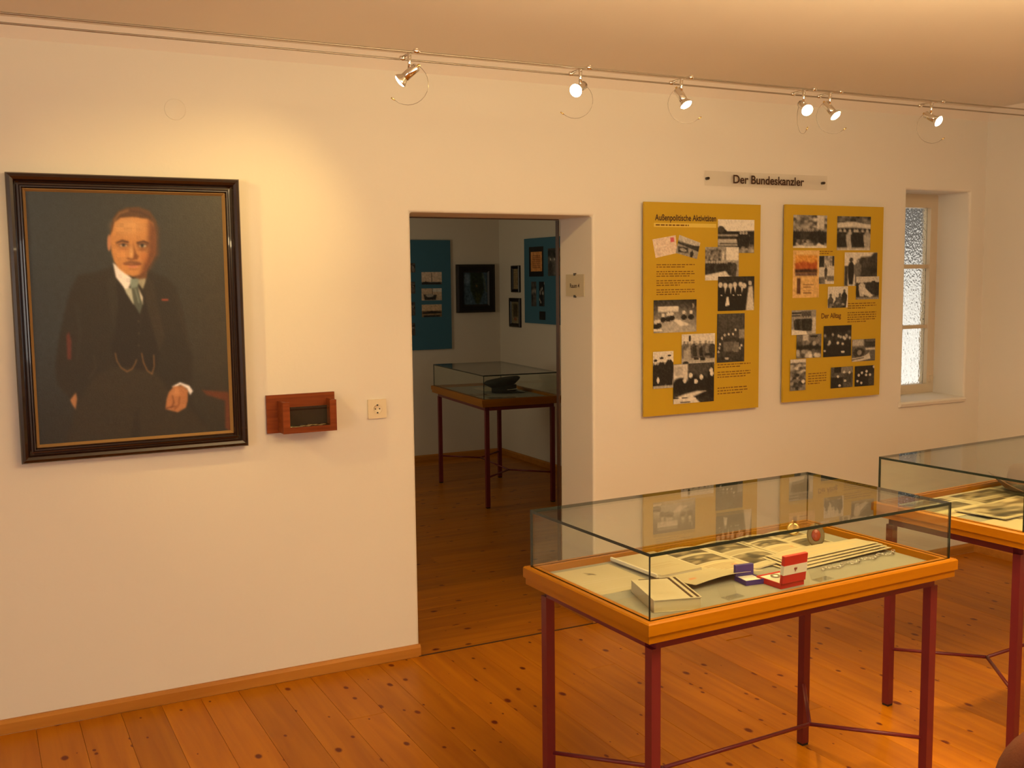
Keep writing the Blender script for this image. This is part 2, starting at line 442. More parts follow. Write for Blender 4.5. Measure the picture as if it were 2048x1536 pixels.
# plank floors: every board its own piece
def plank_mesh(name, sx, sy, m):
    bm = bmesh.new(); add_box(bm, 0, sx, 0, sy, -0.022, 0.0)
    top = [e for e in bm.edges if e.verts[0].co.z > -0.001 and e.verts[1].co.z > -0.001]
    bmesh.ops.bevel(bm, geom=top, offset=0.0006, segments=1, affect='EDGES')
    bmesh.ops.recalc_face_normals(bm, faces=bm.faces)
    me = bpy.data.meshes.new(name); bm.to_mesh(me); bm.free(); me.materials.append(m)
    return me
M_gap = mat('dark_joint', rgb(74, 38, 14), 0.8)
fl = struct(box('floor', LEFT_X - 0.2, RX + 0.2, BACK_Y - 0.2, -0.02, -0.06, -0.018, M_gap), 'varnished knotty pine plank floor')
rng = random.Random(3)
def place_plank(me, x, y, parent):
    o = bpy.data.objects.new('floor_plank', me); COL.objects.link(o); o.location = (x, y, 0.0); o.parent = parent
    return o
PW, GAP = 0.152, 0.0009
_pm = {}
x = LEFT_X
k = 0
while x < RX:
    w = min(PW, RX - x)
    cuts = [-0.021]; 
    c = rng.choice([-0.52, -1.3, -2.1, -2.9, -3.6])
    if -0.5 < x < RX: cuts.append(c)
    c2 = c - rng.uniform(2.0, 3.0)
    if c2 > BACK_Y + 0.5: cuts.append(c2)
    cuts.append(BACK_Y)
    for a, b in zip(cuts[:-1], cuts[1:]):
        key = (round(w, 3), round(a - b, 2))
        if key not in _pm: _pm[key] = plank_mesh('floor_plank', w - GAP, a - b - GAP, M_floor)
        place_plank(_pm[key], x + GAP / 2, b + GAP / 2, fl)
    x += PW; k += 1
fn = struct(box('floor_next_room', NX0 - 0.2, NX1 + 0.2, -0.02, NY1 + 0.2, -0.06, -0.018, M_gap), 'varnished pine plank floor of the next room')
y = -0.015
while y < NY1:
    w = min(PW, NY1 - y)
    x0, x1 = (DX0, DX1) if y + w < WALL_T else (NX0, NX1)
    cuts = [x0, x1] if x1 - x0 < 1 else [x0, rng.uniform(x0 + 0.8, x1 - 0.8), x1]
    for a, b in zip(cuts[:-1], cuts[1:]):
        place_plank(plank_mesh('floor_plank', b - a - GAP, w - GAP, M_floorx), a, y, fn)
    y += PW

# ------------------------------------------------------------------ next room shell
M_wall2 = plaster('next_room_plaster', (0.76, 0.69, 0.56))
struct(box('wall_far', NX0 - 0.2, NX1 + 0.2, NY1, NY1 + 0.2, -0.05, 2.7, M_wall2), 'far wall of the next room seen through the doorway')
struct(box('wall_far_right', NX1, NX1 + 0.2, WALL_T, NY1, -0.05, 2.7, M_wall2), 'right wall of the next room')
struct(box('wall_far_left', NX0 - 0.2, NX0, WALL_T, NY1, -0.05, 2.7, M_wall2), 'left wall of the next room')
struct(box('ceiling_next_room', NX0 - 0.2, NX1 + 0.2, WALL_T, NY1 + 0.2, 2.6, 2.7, M_ceil), 'ceiling of the next room')
skirting('baseboard_far', NX0, NX1, NY1, M_base, 'skirting board on the far wall of the next room')
struct(prism('baseboard_far_right', [(NX1, 0.0), (NX1 - 0.02, 0.0), (NX1 - 0.02, 0.04), (NX1 - 0.012, 0.052), (NX1, 0.052)], 'y', WALL_T, NY1 - 0.02, M_base), 'skirting board on the right wall of the next room')
struct(box('trim_3', DX0 - 0.01, DX1 + 0.3, -0.0235, -0.0145, -0.01, 0.0025, mat('dark_threshold_strip', rgb(64, 34, 12), 0.6)), 'thin dark seam strip across the doorway floor')
# narrow brown stop running round the back of the doorway
M_brown = mat('dark_brown_paint', rgb(78, 48, 26), 0.5)
bm = bmesh.new()
t = 0.0035
add_box(bm, DX0, DX0 + t, WALL_T, WALL_T + 0.03, 0.0, DZ - 0.005)
add_box(bm, DX1 - t, DX1, WALL_T, WALL_T + 0.03, 0.0, DZ - 0.005)
add_box(bm, DX0, DX1, WALL_T, WALL_T + 0.03, DZ - t, DZ + 0.006)
struct(bm_done(bm, 'door_1', M_brown), 'narrow brown frame edge around the back of the doorway')

# ------------------------------------------------------------------ window in the niche
FY = 0.225
w1 = struct(empty('window_1', (0, 0, 0)), 'small casement window with three frosted panes in the wall niche')
pz = lambda y: onY(1857, y, FY)[2]
st_r = onY(1857.5, 600, FY)[0]
fr_r = WX1
zt1, zt0 = onY(1840, 415.5, FY)[2], onY(1840, 529, FY)[2]
zm1, zm0 = onY(1840, 537, FY)[2], onY(1840, 650, FY)[2]
zb1, zb0 = onY(1840, 657, FY)[2], onY(1840, 768, FY)[2]
pl = WX0 + (fr_r - st_r) 
def fbox(nm, *a): return box(nm, *a, M_white, w1, bevel=0.004)
fbox('window_frame', st_r, WX1 + 0.01, FY, FY + 0.06, WZ0, WZ1)
fbox('window_frame', WX0 - 0.01, pl, FY, FY + 0.06, WZ0, WZ1)
fbox('window_frame', pl, st_r, FY, FY + 0.06, zt1, WZ1)
fbox('window_frame', pl, st_r, FY, FY + 0.06, WZ0, zb0)
fbox('glazing_bar', pl, st_r, FY + 0.01, FY + 0.05, zm1, zt0)
fbox('glazing_bar', pl, st_r, FY + 0.01, FY + 0.05, zb1, zm0)
m, nt, b, N, L = nodes('hammered_frosted_glass')
b.inputs['Transmission Weight'].default_value = 1.0; b.inputs['Roughness'].default_value = 0.22; b.inputs['IOR'].default_value = 1.3
tc = N('ShaderNodeTexCoord'); vo = N('ShaderNodeTexVoronoi'); vo.inputs['Scale'].default_value = 75; vo.feature = 'SMOOTH_F1'
nz = N('ShaderNodeTexNoise'); nz.inputs['Scale'].default_value = 30
bp = N('ShaderNodeBump'); bp.inputs['Strength'].default_value = 0.55; bp.inputs['Distance'].default_value = 0.01
ad = N('ShaderNodeMath'); ad.operation = 'ADD'
L(tc.outputs['Object'], vo.inputs['Vector']); L(tc.outputs['Object'], nz.inputs['Vector']); L(vo.outputs['Distance'], ad.inputs[0]); L(nz.outputs['Fac'], ad.inputs[1])
L(ad.outputs[0], bp.inputs['Height']); L(bp.outputs['Normal'], b.inputs['Normal'])
M_frost = m
for a, c in ((zt0, zt1), (zm0, zm1), (zb0, zb1)):
    box('window_pane', pl, st_r, FY + 0.028, FY + 0.032, a, c, M_frost, w1)
tube('window_hinge', [(st_r + 0.07, FY - 0.006, 1.12), (st_r + 0.07, FY - 0.006, 1.18)], 0.006, M_white, w1)
box('window_latch', st_r + 0.02, st_r + 0.04, FY - 0.012, FY, 1.02, 1.06, M_white, w1, bevel=0.003)
# plaster sill with rounded nose
struct(prism('window_sill', [(FY, WZ0 - 0.02), (FY, WZ0 + 0.012), (-0.012, WZ0 + 0.004), (-0.022, WZ0 - 0.006), (-0.016, WZ0 - 0.022), (0.0, WZ0 - 0.026)], 'x', WX0 - 0.025, WX1 - 0.005, M_wall), 'plaster window sill with rounded nose')
# house across the yard: white wall under a deep dark eave
hs = tag(empty('neighbour_house', (11.2, 5.9, -2.5), -0.835), 'pale house with dark overhanging roof dimly seen through the frosted window', 'house')
box('house_wall', -6, 6, 0, 0.3, 0, 4.35, mat('white_render', (0.85, 0.85, 0.83), 0.9), hs)
bm = bmesh.new(); r = [[bm.verts.new((xx, yy, zz)) for (yy, zz) in ((-1.6, 4.35), (-1.6, 4.6), (4.0, 8.6), (4.0, 8.3))] for xx in (-6.6, 6.6)]
for k in range(4): bm.faces.new((r[0][k], r[0][(k + 1) % 4], r[1][(k + 1) % 4], r[1][k]))
bm.faces.new(r[0]); bm.faces.new(r[1])
bm_done(bm, 'roof', mat('dark_roof', (0.03, 0.026, 0.022), 0.8), hs)
struct(box('ground', 5.0, 16.0, WALL_T + 0.1, 12.0, -2.6, -2.5, mat('pale_gravel', (0.6, 0.58, 0.55), 0.9, bump=(40, 0.4, 0.02))), 'pale gravel yard outside the frosted window')

# ------------------------------------------------------------------ lighting cables and spot lamps
CZ = 2.43
CYN, CYW = -0.945, -0.819       # cable nearer the viewer, cable nearer the wall
for yy, lab in ((CYN, 'thin steel lighting cable of the pair farther from the wall'), (CYW, 'thin steel lighting cable of the pair nearer the wall')):
    o = tube('lighting_cable', [(LEFT_X, yy, CZ)] + [(LEFT_X + (RX - LEFT_X) * i / 12.0, yy, CZ - 0.004 * math.sin(math.pi * i / 12)) for i in range(1, 12)] + [(RX, yy, CZ)], 0.0032, M_steel, n=8)
    tag(o, lab, 'cable', 'lighting cables under the ceiling')

def spot_lamp(px_w, px_n, d, arc, label, energy, size, target=None, stem=0.052, blend=0.5):
    X = px_w if px_n is None else (onZ(*px_w, CZ)[0] + onZ(*px_n, CZ)[0]) / 2
    yc = (CYN + CYW) / 2
    t = tag(empty('spot_lamp', (X, yc, CZ)), label, 'lamp', 'spot lamps on the cable pair')
    tube('cross_bar', [(0, CYN - yc - 0.006, 0.004), (0, CYW - yc + 0.006, 0.004)], 0.0042, M_chrome, t)
    for yy in (CYN - yc, CYW - yc):
        tube('cable_clamp', [(-0.011, yy, 0), (-0.008, yy, 0), (0.008, yy, 0), (0.011, yy, 0)], [0.005, 0.0078, 0.0078, 0.005], M_chrome, t, n=12)
    tube('stem', [(0, 0, 0.008), (0, 0, -0.02), (0, 0, -stem)], [0.007, 0.0065, 0.0065], M_chrome, t, n=12)
    d = Vector(d).normalized()
    piv = Vector((0, 0, -stem - 0.008)) + d * 0.002
    A = Matrix.Translation(piv) @ aim(d)
    lathe('lamp_body', [(0, -0.036), (0.011, -0.036), (0.0155, -0.032), (0.0155, 0.018), (0.013, 0.021), (0, 0.021)], M_chrome, t, 20, A)
    lathe('socket_end', [(0, -0.046), (0.0045, -0.045), (0.005, -0.034), (0, -0.034)], M_brass, t, 12, A)
    rf = lathe('reflector', [(0.0125, 0.016), (0.016, 0.023), (0.0215, 0.031), (0.0255, 0.037), (0.0255, 0.040), (0.0240, 0.040)], M_chrome, t, 24, A)
    lathe('lamp_face', [(0.0240, 0.0385), (0.019, 0.0445), (0.010, 0.0475), (0, 0.0485)], M_bulb, t, 24, A)
    # thin bent aiming rod with a small tip
    u = (RIGHT * arc[0]); u = Vector(u); w = Vector((0, 0, -1))
    R = arc[1]; c0 = piv - d * 0.04
    pts = []
    for i in range(15):
        a = math.radians(-58 + 188 * i / 14.0)
        pts.append(c0 + u * (R * (math.cos(a) - math.cos(math.radians(-58)))) + w * (R * (math.sin(a) + math.sin(math.radians(58)))))
    tube('aiming_rod', pts, 0.0011, M_steel, t, n=6)
    e = (pts[-1] - pts[-2]).normalized()
    tube('rod_tip', [pts[-1], pts[-1] + e * 0.014], [0.0024, 0.0024], M_brass, t, n=8)
    l = bpy.data.lights.new('halogen_light', 'SPOT'); l.energy = energy; l.color = HALOGEN
    l.spot_size = math.radians(size); l.spot_blend = blend; l.shadow_soft_size = 0.02
    lo = bpy.data.objects.new('halogen_light', l); COL.objects.link(lo)
    p = piv + d * 0.056 + Vector((X, yc, CZ))
    dd = d if target is None else (Vector(target) - p).normalized()
    lo.location = p; lo.rotation_euler = dd.to_track_quat('-Z', 'Y').to_euler()
    return t
SPOTS = [
    (-0.75, None, (0.72, 0.40, -0.56), (-1, 0.070), 'spot lamp on the cables left of the portrait, turned to the right', 60, 66, (2.1, 0, 1.15), 0.052, 1.0),
    ((803.8, 116.5), (833, 102.5), (-0.66, 0.42, -0.60), (1, 0.070), 'spot lamp nearest the dark portrait, turned down to the left', 19, 72, (0.98, 0, 1.80), 0.052, 1.0),
    ((1131, 151), (1166.7, 140), (-0.77, -0.5, -0.4), (1, 0.066), 'glaring spot lamp above the doorway, second from the left', 34, 100, None),
    ((1327, 170), (1363.7, 160.6), (0.20, -0.50, -0.84), (-1, 0.072), 'spot lamp tilted down right, third from the left on the cables', 76, 75, None),
    ((1567.5, 192), (1606.6, 184), (-0.26, -0.82, -0.5), (-0.35, 0.068), 'glaring left lamp of the close pair on the cables', 56, 100, None),
    ((1622, 195), (1665, 188.7), (0.21, -0.60, -0.74), (-1, 0.070), 'right lamp of the close pair, tilted down right', 76, 75, None),
    ((1834, 210.5), (1881, 206), (0.19, -0.83, -0.5), (-1, 0.070), 'bright spot lamp nearest the end wall', 56, 100, None),
]
for a in SPOTS: spot_lamp(*a)

# ------------------------------------------------------------------ the portrait
def picture_frame(name, x0, x1, z0, z1, prof, m, parent):
    """mitred moulding; prof = list of (inset, y) going round the section"""
    bm = bmesh.new(); rings = []
    for ins, yy in prof:
        rings.append([bm.verts.new(p) for p in ((x0 + ins, yy, z0 + ins), (x1 - ins, yy, z0 + ins), (x1 - ins, yy, z1 - ins), (x0 + ins, yy, z1 - ins))])
    n = len(rings)
    for i in range(n):
        a, b2 = rings[i], rings[(i + 1) % n]
        for k in range(4): bm.faces.new((a[k], a[(k + 1) % 4], b2[(k + 1) % 4], b2[k]))
    return bm_done(bm, name, m, parent)
FX0, FX1, FZ0, FZ1 = 0.1485, 0.9805, 1.017, 2.077
pt = tag(empty('portrait_painting', (0, 0, 0)), 'large dark framed oil portrait of a seated man in a dark suit', 'painting')
picture_frame('outer_frame', FX0, FX1, FZ0, FZ1, [(0.0, -0.003), (0.0, -0.040), (0.004, -0.047), (0.014, -0.050), (0.024, -0.046), (0.030, -0.036), (0.036, -0.030), (0.042, -0.031), (0.046, -0.036), (0.050, -0.036), (0.054, -0.030), (0.056, -0.020), (0.056, -0.003)], M_darkframe, pt)
picture_frame('gilt_slip', FX0 + 0.055, FX1 - 0.055, FZ0 + 0.055, FZ1 - 0.055, [(0.0, -0.006), (0.0, -0.028), (0.002, -0.029), (0.010, -0.0145), (0.010, -0.006)], M_gold, pt)
PX0, PX1, PZ0, PZ1 = FX0 + 0.064, FX1 - 0.064, FZ0 + 0.064, FZ1 - 0.064
CY_ = -0.014
me, U, V, co = grid_mesh('canvas', 290, 350, lambda u, v: np.stack([PX0 + u * (PX1 - PX0), np.full_like(u, CY_), PZ1 - v * (PZ1 - PZ0)], 1))
qx, qy = pix(np.stack([co[:, 0], np.full(len(co), CY_), co[:, 2]], 1))
P = np.stack([(qx - 40) * 2.898, (qy - 370) * 2.898], 1)     # sketch coordinates of the painting
pa = Paint(P, (44, 40, 34))
gx = P[:, 0] / 1275.0; gy = P[:, 1] / 1536.0
pa.lay(sm((0.55 - gx) / 0.6), (46, 48, 46), 0.8); pa.lay(sm((gx - 0.5) / 0.5), (58, 42, 24), 0.7); pa.lay(sm((gy - 0.55) / 0.45), (36, 28, 19), 0.75)
pa.poly([(545, 470), (440, 505), (335, 525), (290, 620), (255, 760), (225, 900), (205, 1050), (215, 1150), (290, 1240), (330, 1300), (260, 1536), (1110, 1536), (1090, 1400), (1005, 1280), (995, 1150), (1003, 1000), (965, 850), (935, 700), (905, 600), (855, 540), (760, 500)], (37, 28, 19), 16)
pa.poly([(330, 1270), (440, 1100), (560, 1050), (780, 1080), (860, 1190), (985, 1290), (1090, 1420), (1110, 1536), (260, 1536)], (47, 35, 22), 22)
pa.poly([(690, 1300), (700, 1536), (640, 1536), (660, 1330)], (34, 25, 16), 18, 0.7)
pa.poly([(560, 560), (600, 620), (660, 700), (700, 720), (725, 640), (760, 800), (810, 960), (790, 1080), (560, 1050), (530, 960), (545, 740)], (29, 20, 14), 10)
pa.poly([(720, 520), (775, 560), (800, 700), (840, 880), (805, 965), (765, 820), (725, 660)], (50, 36, 23), 9, 0.8)
pa.poly([(545, 500), (500, 560), (520, 700), (545, 900), (570, 700), (560, 560)], (46, 36, 25), 10, 0.7)
pa.line([(700, 660), (705, 760), (690, 900), (690, 1000)], 3, (40, 28, 19), 4, 0.8)
for by in (790, 860, 930): pa.ell(688, by, 6, 6, (62, 44, 28))
pa.line([(430, 990), (440, 1060), (400, 1120)], 5, (58, 44, 30), 8, 0.6)
pa.line([(330, 700), (350, 860), (330, 1010)], 8, (48, 40, 30), 16, 0.6)
pa.line([(905, 640), (940, 800), (985, 940)], 8, (52, 38, 24), 14, 0.6)
pa.poly([(268, 872), (284, 848), (299, 905), (297, 1012), (274, 1012)], (92, 36, 24), 5)
# shirt, collar, tie
pa.poly([(600, 590), (650, 600), (680, 600), (715, 690), (690, 705), (655, 690), (615, 625)], (176, 158, 128), 4)
pa.poly([(538, 450), (556, 535), (608, 602), (628, 600), (652, 545), (600, 500)], (236, 202, 178), 4)
pa.poly([(735, 495), (728, 560), (712, 605), (668, 545)], (156, 132, 98), 4)
pa.poly([(640, 545), (692, 538), (682, 592), (640, 602)], (124, 122, 100), 4)
pa.poly([(646, 600), (684, 592), (712, 690), (694, 750), (660, 690)], (78, 74, 58), 4)
pa.line([(668, 600), (690, 680)], 4, (150, 146, 120), 4, 0.6)
pa.poly([(684, 590), (712, 650), (712, 690), (700, 660)], (214, 184, 150), 3)
# head
pa.ell(516, 335, 11, 48, (182, 108, 66), 0.2)
pa.poly([(700, 470), (740, 480), (735, 540), (690, 545), (650, 530)], (104, 58, 28), 8)
pa.poly([(523, 292), (532, 240), (545, 200), (570, 182), (650, 180), (740, 186), (776, 220), (790, 300), (786, 400), (762, 450), (732, 492), (692, 522), (650, 530), (608, 512), (570, 482), (545, 442), (530, 390)], (186, 112, 54), 5)
pa.ell(625, 240, 80, 48, (204, 134, 74), 0.7, 0.8)
pa.ell(585, 400, 38, 50, (200, 122, 62), 0.7, 0.7)
pa.poly([(748, 195), (800, 250), (800, 400), (748, 490), (695, 530), (722, 440), (742, 380), (742, 300)], (100, 48, 20), 24, 0.9)
pa.ell(718, 415, 22, 32, (184, 96, 42), 0.7, 0.6)
pa.poly([(523, 290), (538, 192), (570, 150), (620, 130), (690, 126), (752, 150), (792, 208), (800, 310), (778, 222), (742, 196), (650, 184), (582, 190), (547, 216), (533, 272)], (84, 46, 20), 5)
pa.line([(548, 205), (575, 165), (625, 148)], 5, (140, 90, 46), 7, 0.8)
pa.line([(640, 150), (700, 160), (760, 190)], 4, (60, 30, 14), 6, 0.8)
pa.line([(590, 255), (650, 250), (700, 258)], 2, (164, 94, 44), 5, 0.5)
pa.poly([(553, 334), (590, 317), (632, 327), (630, 337), (590, 329), (558, 341)], (72, 36, 16), 3)
pa.poly([(674, 332), (718, 321), (748, 336), (747, 344), (714, 331), (677, 342)], (60, 28, 12), 3)
pa.ell(598, 350, 34, 15, (136, 76, 38), 0.5, 0.8); pa.ell(600, 350, 22, 8, (188, 146, 104)); pa.ell(600, 348, 9, 9, (40, 28, 22))
pa.ell(712, 352, 32, 17, (110, 56, 26), 0.5, 0.8); pa.ell(711, 352, 21, 9, (196, 160, 116)); pa.ell(708, 350, 10, 10, (36, 26, 22))
pa.line([(575, 346), (600, 340), (626, 347)], 2, (60, 30, 16), 2); pa.line([(686, 347), (711, 340), (736, 349)], 2, (54, 26, 14), 2)
pa.ell(598, 372, 26, 6, (150, 84, 42), 0.8, 0.7); pa.ell(708, 376, 24, 6, (112, 58, 28), 0.8, 0.7)
pa.poly([(655, 335), (672, 395), (690, 415), (678, 428), (655, 424), (662, 400)], (122, 62, 24), 5)
pa.ell(645, 395, 9, 34, (212, 144, 84), 0.7, 0.8)
pa.line([(622, 424), (645, 431), (680, 427)], 3, (98, 44, 18), 3)
pa.poly([(592, 454), (640, 438), (692, 444), (708, 458), (690, 463), (640, 456)], (112, 60, 30), 4, 0.85)
pa.line([(602, 458), (650, 464), (700, 460)], 2.5, (92, 36, 20), 3); pa.ell(656, 474, 30, 6, (190, 104, 70), 0.5)
pa.line([(630, 486), (660, 490), (685, 485)], 2, (120, 62, 28), 4, 0.7)
pa.ell(645, 508, 30, 12, (196, 120, 58), 0.7, 0.7)
# pin, chains, hands, table
pa.poly([(820, 661), (860, 661), (860, 670), (820, 670)], (168, 60, 34), 3)
for c in ([(552, 975), (562, 1020), (585, 1058), (620, 1082), (650, 1066), (668, 1035), (676, 1012)], [(705, 975), (716, 1030), (738, 1076), (765, 1096), (778, 1052), (775, 985)]):
    pa.line(c, 2.5, (158, 98, 44), 3)
pa.poly([(290, 1246), (324, 1203), (332, 1240), (322, 1302), (302, 1272)], (164, 100, 56), 4)
pa.poly([(880, 1168), (928, 1143), (982, 1163), (1003, 1194), (986, 1218), (968, 1180), (930, 1158), (890, 1176)], (232, 200, 178), 4)
pa.poly([(862, 1202), (890, 1168), (940, 1162), (974, 1190), (972, 1250), (962, 1290), (915, 1318), (870, 1306), (842, 1300), (850, 1240)], (172, 100, 54), 4)
pa.line([(884, 1222), (892, 1262), (876, 1292)], 3, (104, 52, 26), 4); pa.line([(925, 1230), (920, 1275), (895, 1300)], 3, (122, 62, 30), 4)
pa.line([(845, 1296), (870, 1288), (900, 1282)], 3, (94, 46, 24), 3); pa.ell(905, 1200, 22, 20, (196, 122, 72), 0.7, 0.7)
pa.poly([(1055, 1188), (1210, 1200), (1225, 1430), (1190, 1410), (1188, 1250), (1080, 1216)], (96, 42, 18), 8)
g_ = pa.C.reshape(351, 291, 3)
for _ in range(3):          # brushed, soft edges
    q_ = np.pad(g_, ((1, 1), (1, 1), (0, 0)), 'edge')
    g_ = (q_[:-2, 1:-1] + q_[2:, 1:-1] + q_[1:-1, :-2] + q_[1:-1, 2:] + 2 * q_[1:-1, 1:-1]) / 6.0
r2 = np.random.default_rng(2)
fine = r2.normal(0, 1, (351, 291)); blot = np.kron(r2.normal(0, 1, (59, 49)), np.ones((6, 6)))[:351, :291]
g_ = g_ * (1 + 0.02 * blot[..., None]) + 1.6 * fine[..., None]
pa.C = g_.reshape(-1, 3)
pigment(me, pa.C, (0.95, 0.70, 0.48))
M_oil = painted('varnished_oil_paint', 0.5, 0.0, bump=(160, 0.35, 0.002))
cv = link('canvas', me, M_oil, pt); cv['label'] = 'dark oil canvas of a seated man with tie and watch chain'
box('backing_board', FX0 + 0.01, FX1 - 0.01, -0.008, -0.001, FZ0 + 0.01, FZ1 - 0.01, M_brown, pt)

# ------------------------------------------------------------------ small wooden box, socket, cover disc
bx = tag(empty('donation_box', (1.222, 0, 1.06)), 'small reddish wooden wall box with open glazed front', 'box')
box('back_board', -0.157, 0.131, -0.014, -0.001, -0.005, 0.152, M_mahog, bx, bevel=0.002)
Dp = 0.085
box('dark_back_sheet', -0.096, 0.096, -0.018, -0.014, 0.014, 0.098, mat('dark_brown_matt', rgb(46, 22, 12), 0.95), bx)  # dark brown sheets over the back and bottom of the box interior
box('dark_floor_sheet', -0.096, 0.096, -Dp + 0.001, -0.018, 0.0138, 0.0215, _M['dark_brown_matt'], bx)
box('side_board', -0.112, -0.096, -Dp, -0.014, 0.0, 0.128, M_mahog, bx, bevel=0.0015)
box('side_board', 0.096, 0.112, -Dp, -0.014, 0.0, 0.128, M_mahog, bx, bevel=0.0015)
box('bottom_board', -0.096, 0.096, -Dp, -0.014, 0.0, 0.014, M_mahog, bx, bevel=0.0015)
box('front_rail', -0.112, 0.112, -Dp - 0.012, -Dp, 0.0, 0.024, M_mahog, bx, bevel=0.0015)
box('front_stile', -0.112, -0.084, -Dp - 0.012, -Dp, 0.024, 0.128, M_mahog, bx, bevel=0.0015)
box('front_stile', 0.084, 0.112, -Dp - 0.012, -Dp, 0.024, 0.128, M_mahog, bx, bevel=0.0015)
bm = bmesh.new(); add_box(bm, -0.084, 0.084, -Dp - 0.008, -Dp - 0.004, 0.024, 0.108); bm_done(bm, 'glass_front', M_glass, bx)
cr = random.Random(5)
for k in range(9):
    o = lathe('coin', [(0, 0), (0.0115, 0), (0.0115, 0.002), (0, 0.002)], mat('coin_metal', (0.8, 0.66, 0.4), 0.3, 1.0), None, 16)
    o.location = (1.222 + cr.uniform(-0.07, 0.07), -cr.uniform(0.03, 0.07), 1.0818)
    o.location.x = 1.222 - 0.072 + k * 0.018; o.rotation_euler = (0, 0, k)
    tag(o, 'small coin lying on the bottom of the wooden wall box', 'coin', 'coins in the wall box')
so = tag(empty('wall_socket', (1.5425, 0, 1.125)), 'square cream wall socket between wooden box and doorway', 'socket')
so.location = ((onY(734, 799)[0] + onY(771, 799)[0]) / 2, 0, (onY(734, 799)[2] + onY(735, 838)[2]) / 2)
box('cover_plate', -0.041, 0.041, -0.011, 0.0, -0.041, 0.041, M_plastic, so, bevel=0.004)
lathe('socket_well', [(0.0215, 0.0), (0.0215, 0.0015), (0.0185, 0.0015), (0.018, 0.0004), (0, 0.0004)], M_plastic, so, 28, Matrix.Translation((0, -0.011, 0)) @ aim((0, -1, 0)))
for dx in (-0.0095, 0.0095):
    lathe('contact_hole', [(0.003, 0), (0.003, 0.0008), (0, 0.0008)], M_black, so, 10, Matrix.Translation((dx, -0.0114, 0)) @ aim((0, -1, 0)))
for dz in (-0.0165, 0.0165):
    box('earth_clip', -0.003, 0.003, -0.0135, -0.011, dz - 0.003, dz + 0.003, M_black, so)
cp = lathe('cover_disc', [(0, -0.0005), (0.040, -0.0005), (0.040, 0.0016), (0.038, 0.0024), (0, 0.0028)], M_wall, None, 36, Matrix.Translation(tuple(onY(350, 219))) @ aim((0, -1, 0)))
tag(cp, 'faint round painted-over cover disc on the wall above the portrait', 'cover')

# ------------------------------------------------------------------ printed photographs
PR = np.random.default_rng(11)
def person(p, x, top, h, body, head, w=None, skirt=False):
    w = w or h * 0.20
    hr = h * 0.075
    p.poly([(x - w * 0.35, top + hr * 2), (x + w * 0.35, top + hr * 2), (x + w, top + hr * 4), (x + w * 0.95, top + h * 0.55), (x + w * 0.6, top + h), (x - w * 0.6, top + h), (x - w * 0.95, top + h * 0.55), (x - w, top + hr * 4)], (body,) * 3, 0.018)
    p.ell(x, top + hr, hr * 0.9, hr * 1.15, (head,) * 3, 0.3)
def mottled(p, u0, u1, v0, v1, a, b, nx=10, ny=6):
    for i in range(nx):
        for j in range(ny):
            g = PR.uniform(a, b)
            x = u0 + (u1 - u0) * (i + PR.uniform(0.1, 0.9)) / nx; y = v0 + (v1 - v0) * (j + PR.uniform(0.1, 0.9)) / ny
            p.ell(x, y, (u1 - u0) / nx * 0.7, (v1 - v0) / ny * 0.7, (g, g, g), 0.5, 0.9)
def rect(p, x0, y0, x1, y1, g, soft=0.012, op=1.0):
    p.poly([(x0, y0), (x1, y0), (x1, y1), (x0, y1)], (g,) * 3 if np.isscalar(g) else g, soft, op)
def ph_building(p):
    rect(p, -1, -1, 2, 0.36, 226); rect(p, -1, 0.36, 2, 2, 92); p.poly([(0, 0.3), (0.1, 0.22), (0.2, 0.3), (0.26, 0.36), (1, 0.33), (1, 0.45), (0, 0.45)], (34,) * 3, 0.02)
    p.ell(0.08, 0.3, 0.1, 0.1, (60,) * 3); rect(p, 0, 0.45, 0.55, 0.5, 150); rect(p, 0, 0.5, 0.55, 0.58, 50); rect(p, 0, 0.58, 0.6, 0.78, 178); rect(p, 0.05, 0.7, 0.6, 0.74, 80)
    for x in (0.62, 0.7, 0.78): person(p, x, 0.36, 0.52, 34, 170)
    rect(p, 0.88, 0.42, 1, 0.75, 46); mottled(p, 0.5, 1, 0.84, 1, 90, 190, 6, 2); rect(p, 0, 0.8, 0.5, 1, 130)
def ph_parade(p):
    rect(p, -1, -1, 2, 2, 150); mottled(p, 0, 0.45, 0, 0.45, 60, 170, 8, 6); rect(p, 0.62, 0, 1, 0.4, 222); rect(p, 0.5, 0.14, 0.56, 0.4, 210)
    for i in range(8): person(p, 0.05 + i * 0.075, 0.42, 0.42, PR.uniform(28, 60), 175)
    person(p, 0.72, 0.38, 0.48, 44, 190); person(p, 0.85, 0.4, 0.5, 70, 180); p.poly([(0, 0.84), (0.6, 0.72), (0.75, 0.9), (1, 0.95), (1, 1.1), (0, 1.1)], (216,) * 3, 0.03)
def ph_group(p):
    rect(p, -1, -1, 2, 2, 30); rect(p, 0, 0, 1, 0.16, 44)
    for x in (0.07, 0.2, 0.34, 0.46, 0.62, 0.72): person(p, x, 0.16 + PR.uniform(0, 0.05), 0.9, 22, 206, 0.09); 
    for x in (0.2, 0.35, 0.47, 0.66): p.poly([(x - 0.03, 0.31), (x + 0.03, 0.31), (x, 0.5)], (214,) * 3, 0.015)
    p.poly([(0.24, 0.6), (0.29, 0.6), (0.32, 0.84), (0.2, 0.86)], (226,) * 3, 0.012)
    p.poly([(0.84, 0.3), (0.95, 0.28), (1.02, 1.05), (0.76, 1.05)], (206,) * 3, 0.03); p.ell(0.88, 0.2, 0.05, 0.07, (190,) * 3)
    for x in (0.1, 0.42, 0.55, 0.62): p.ell(x, 0.55, 0.025, 0.02, (196,) * 3)
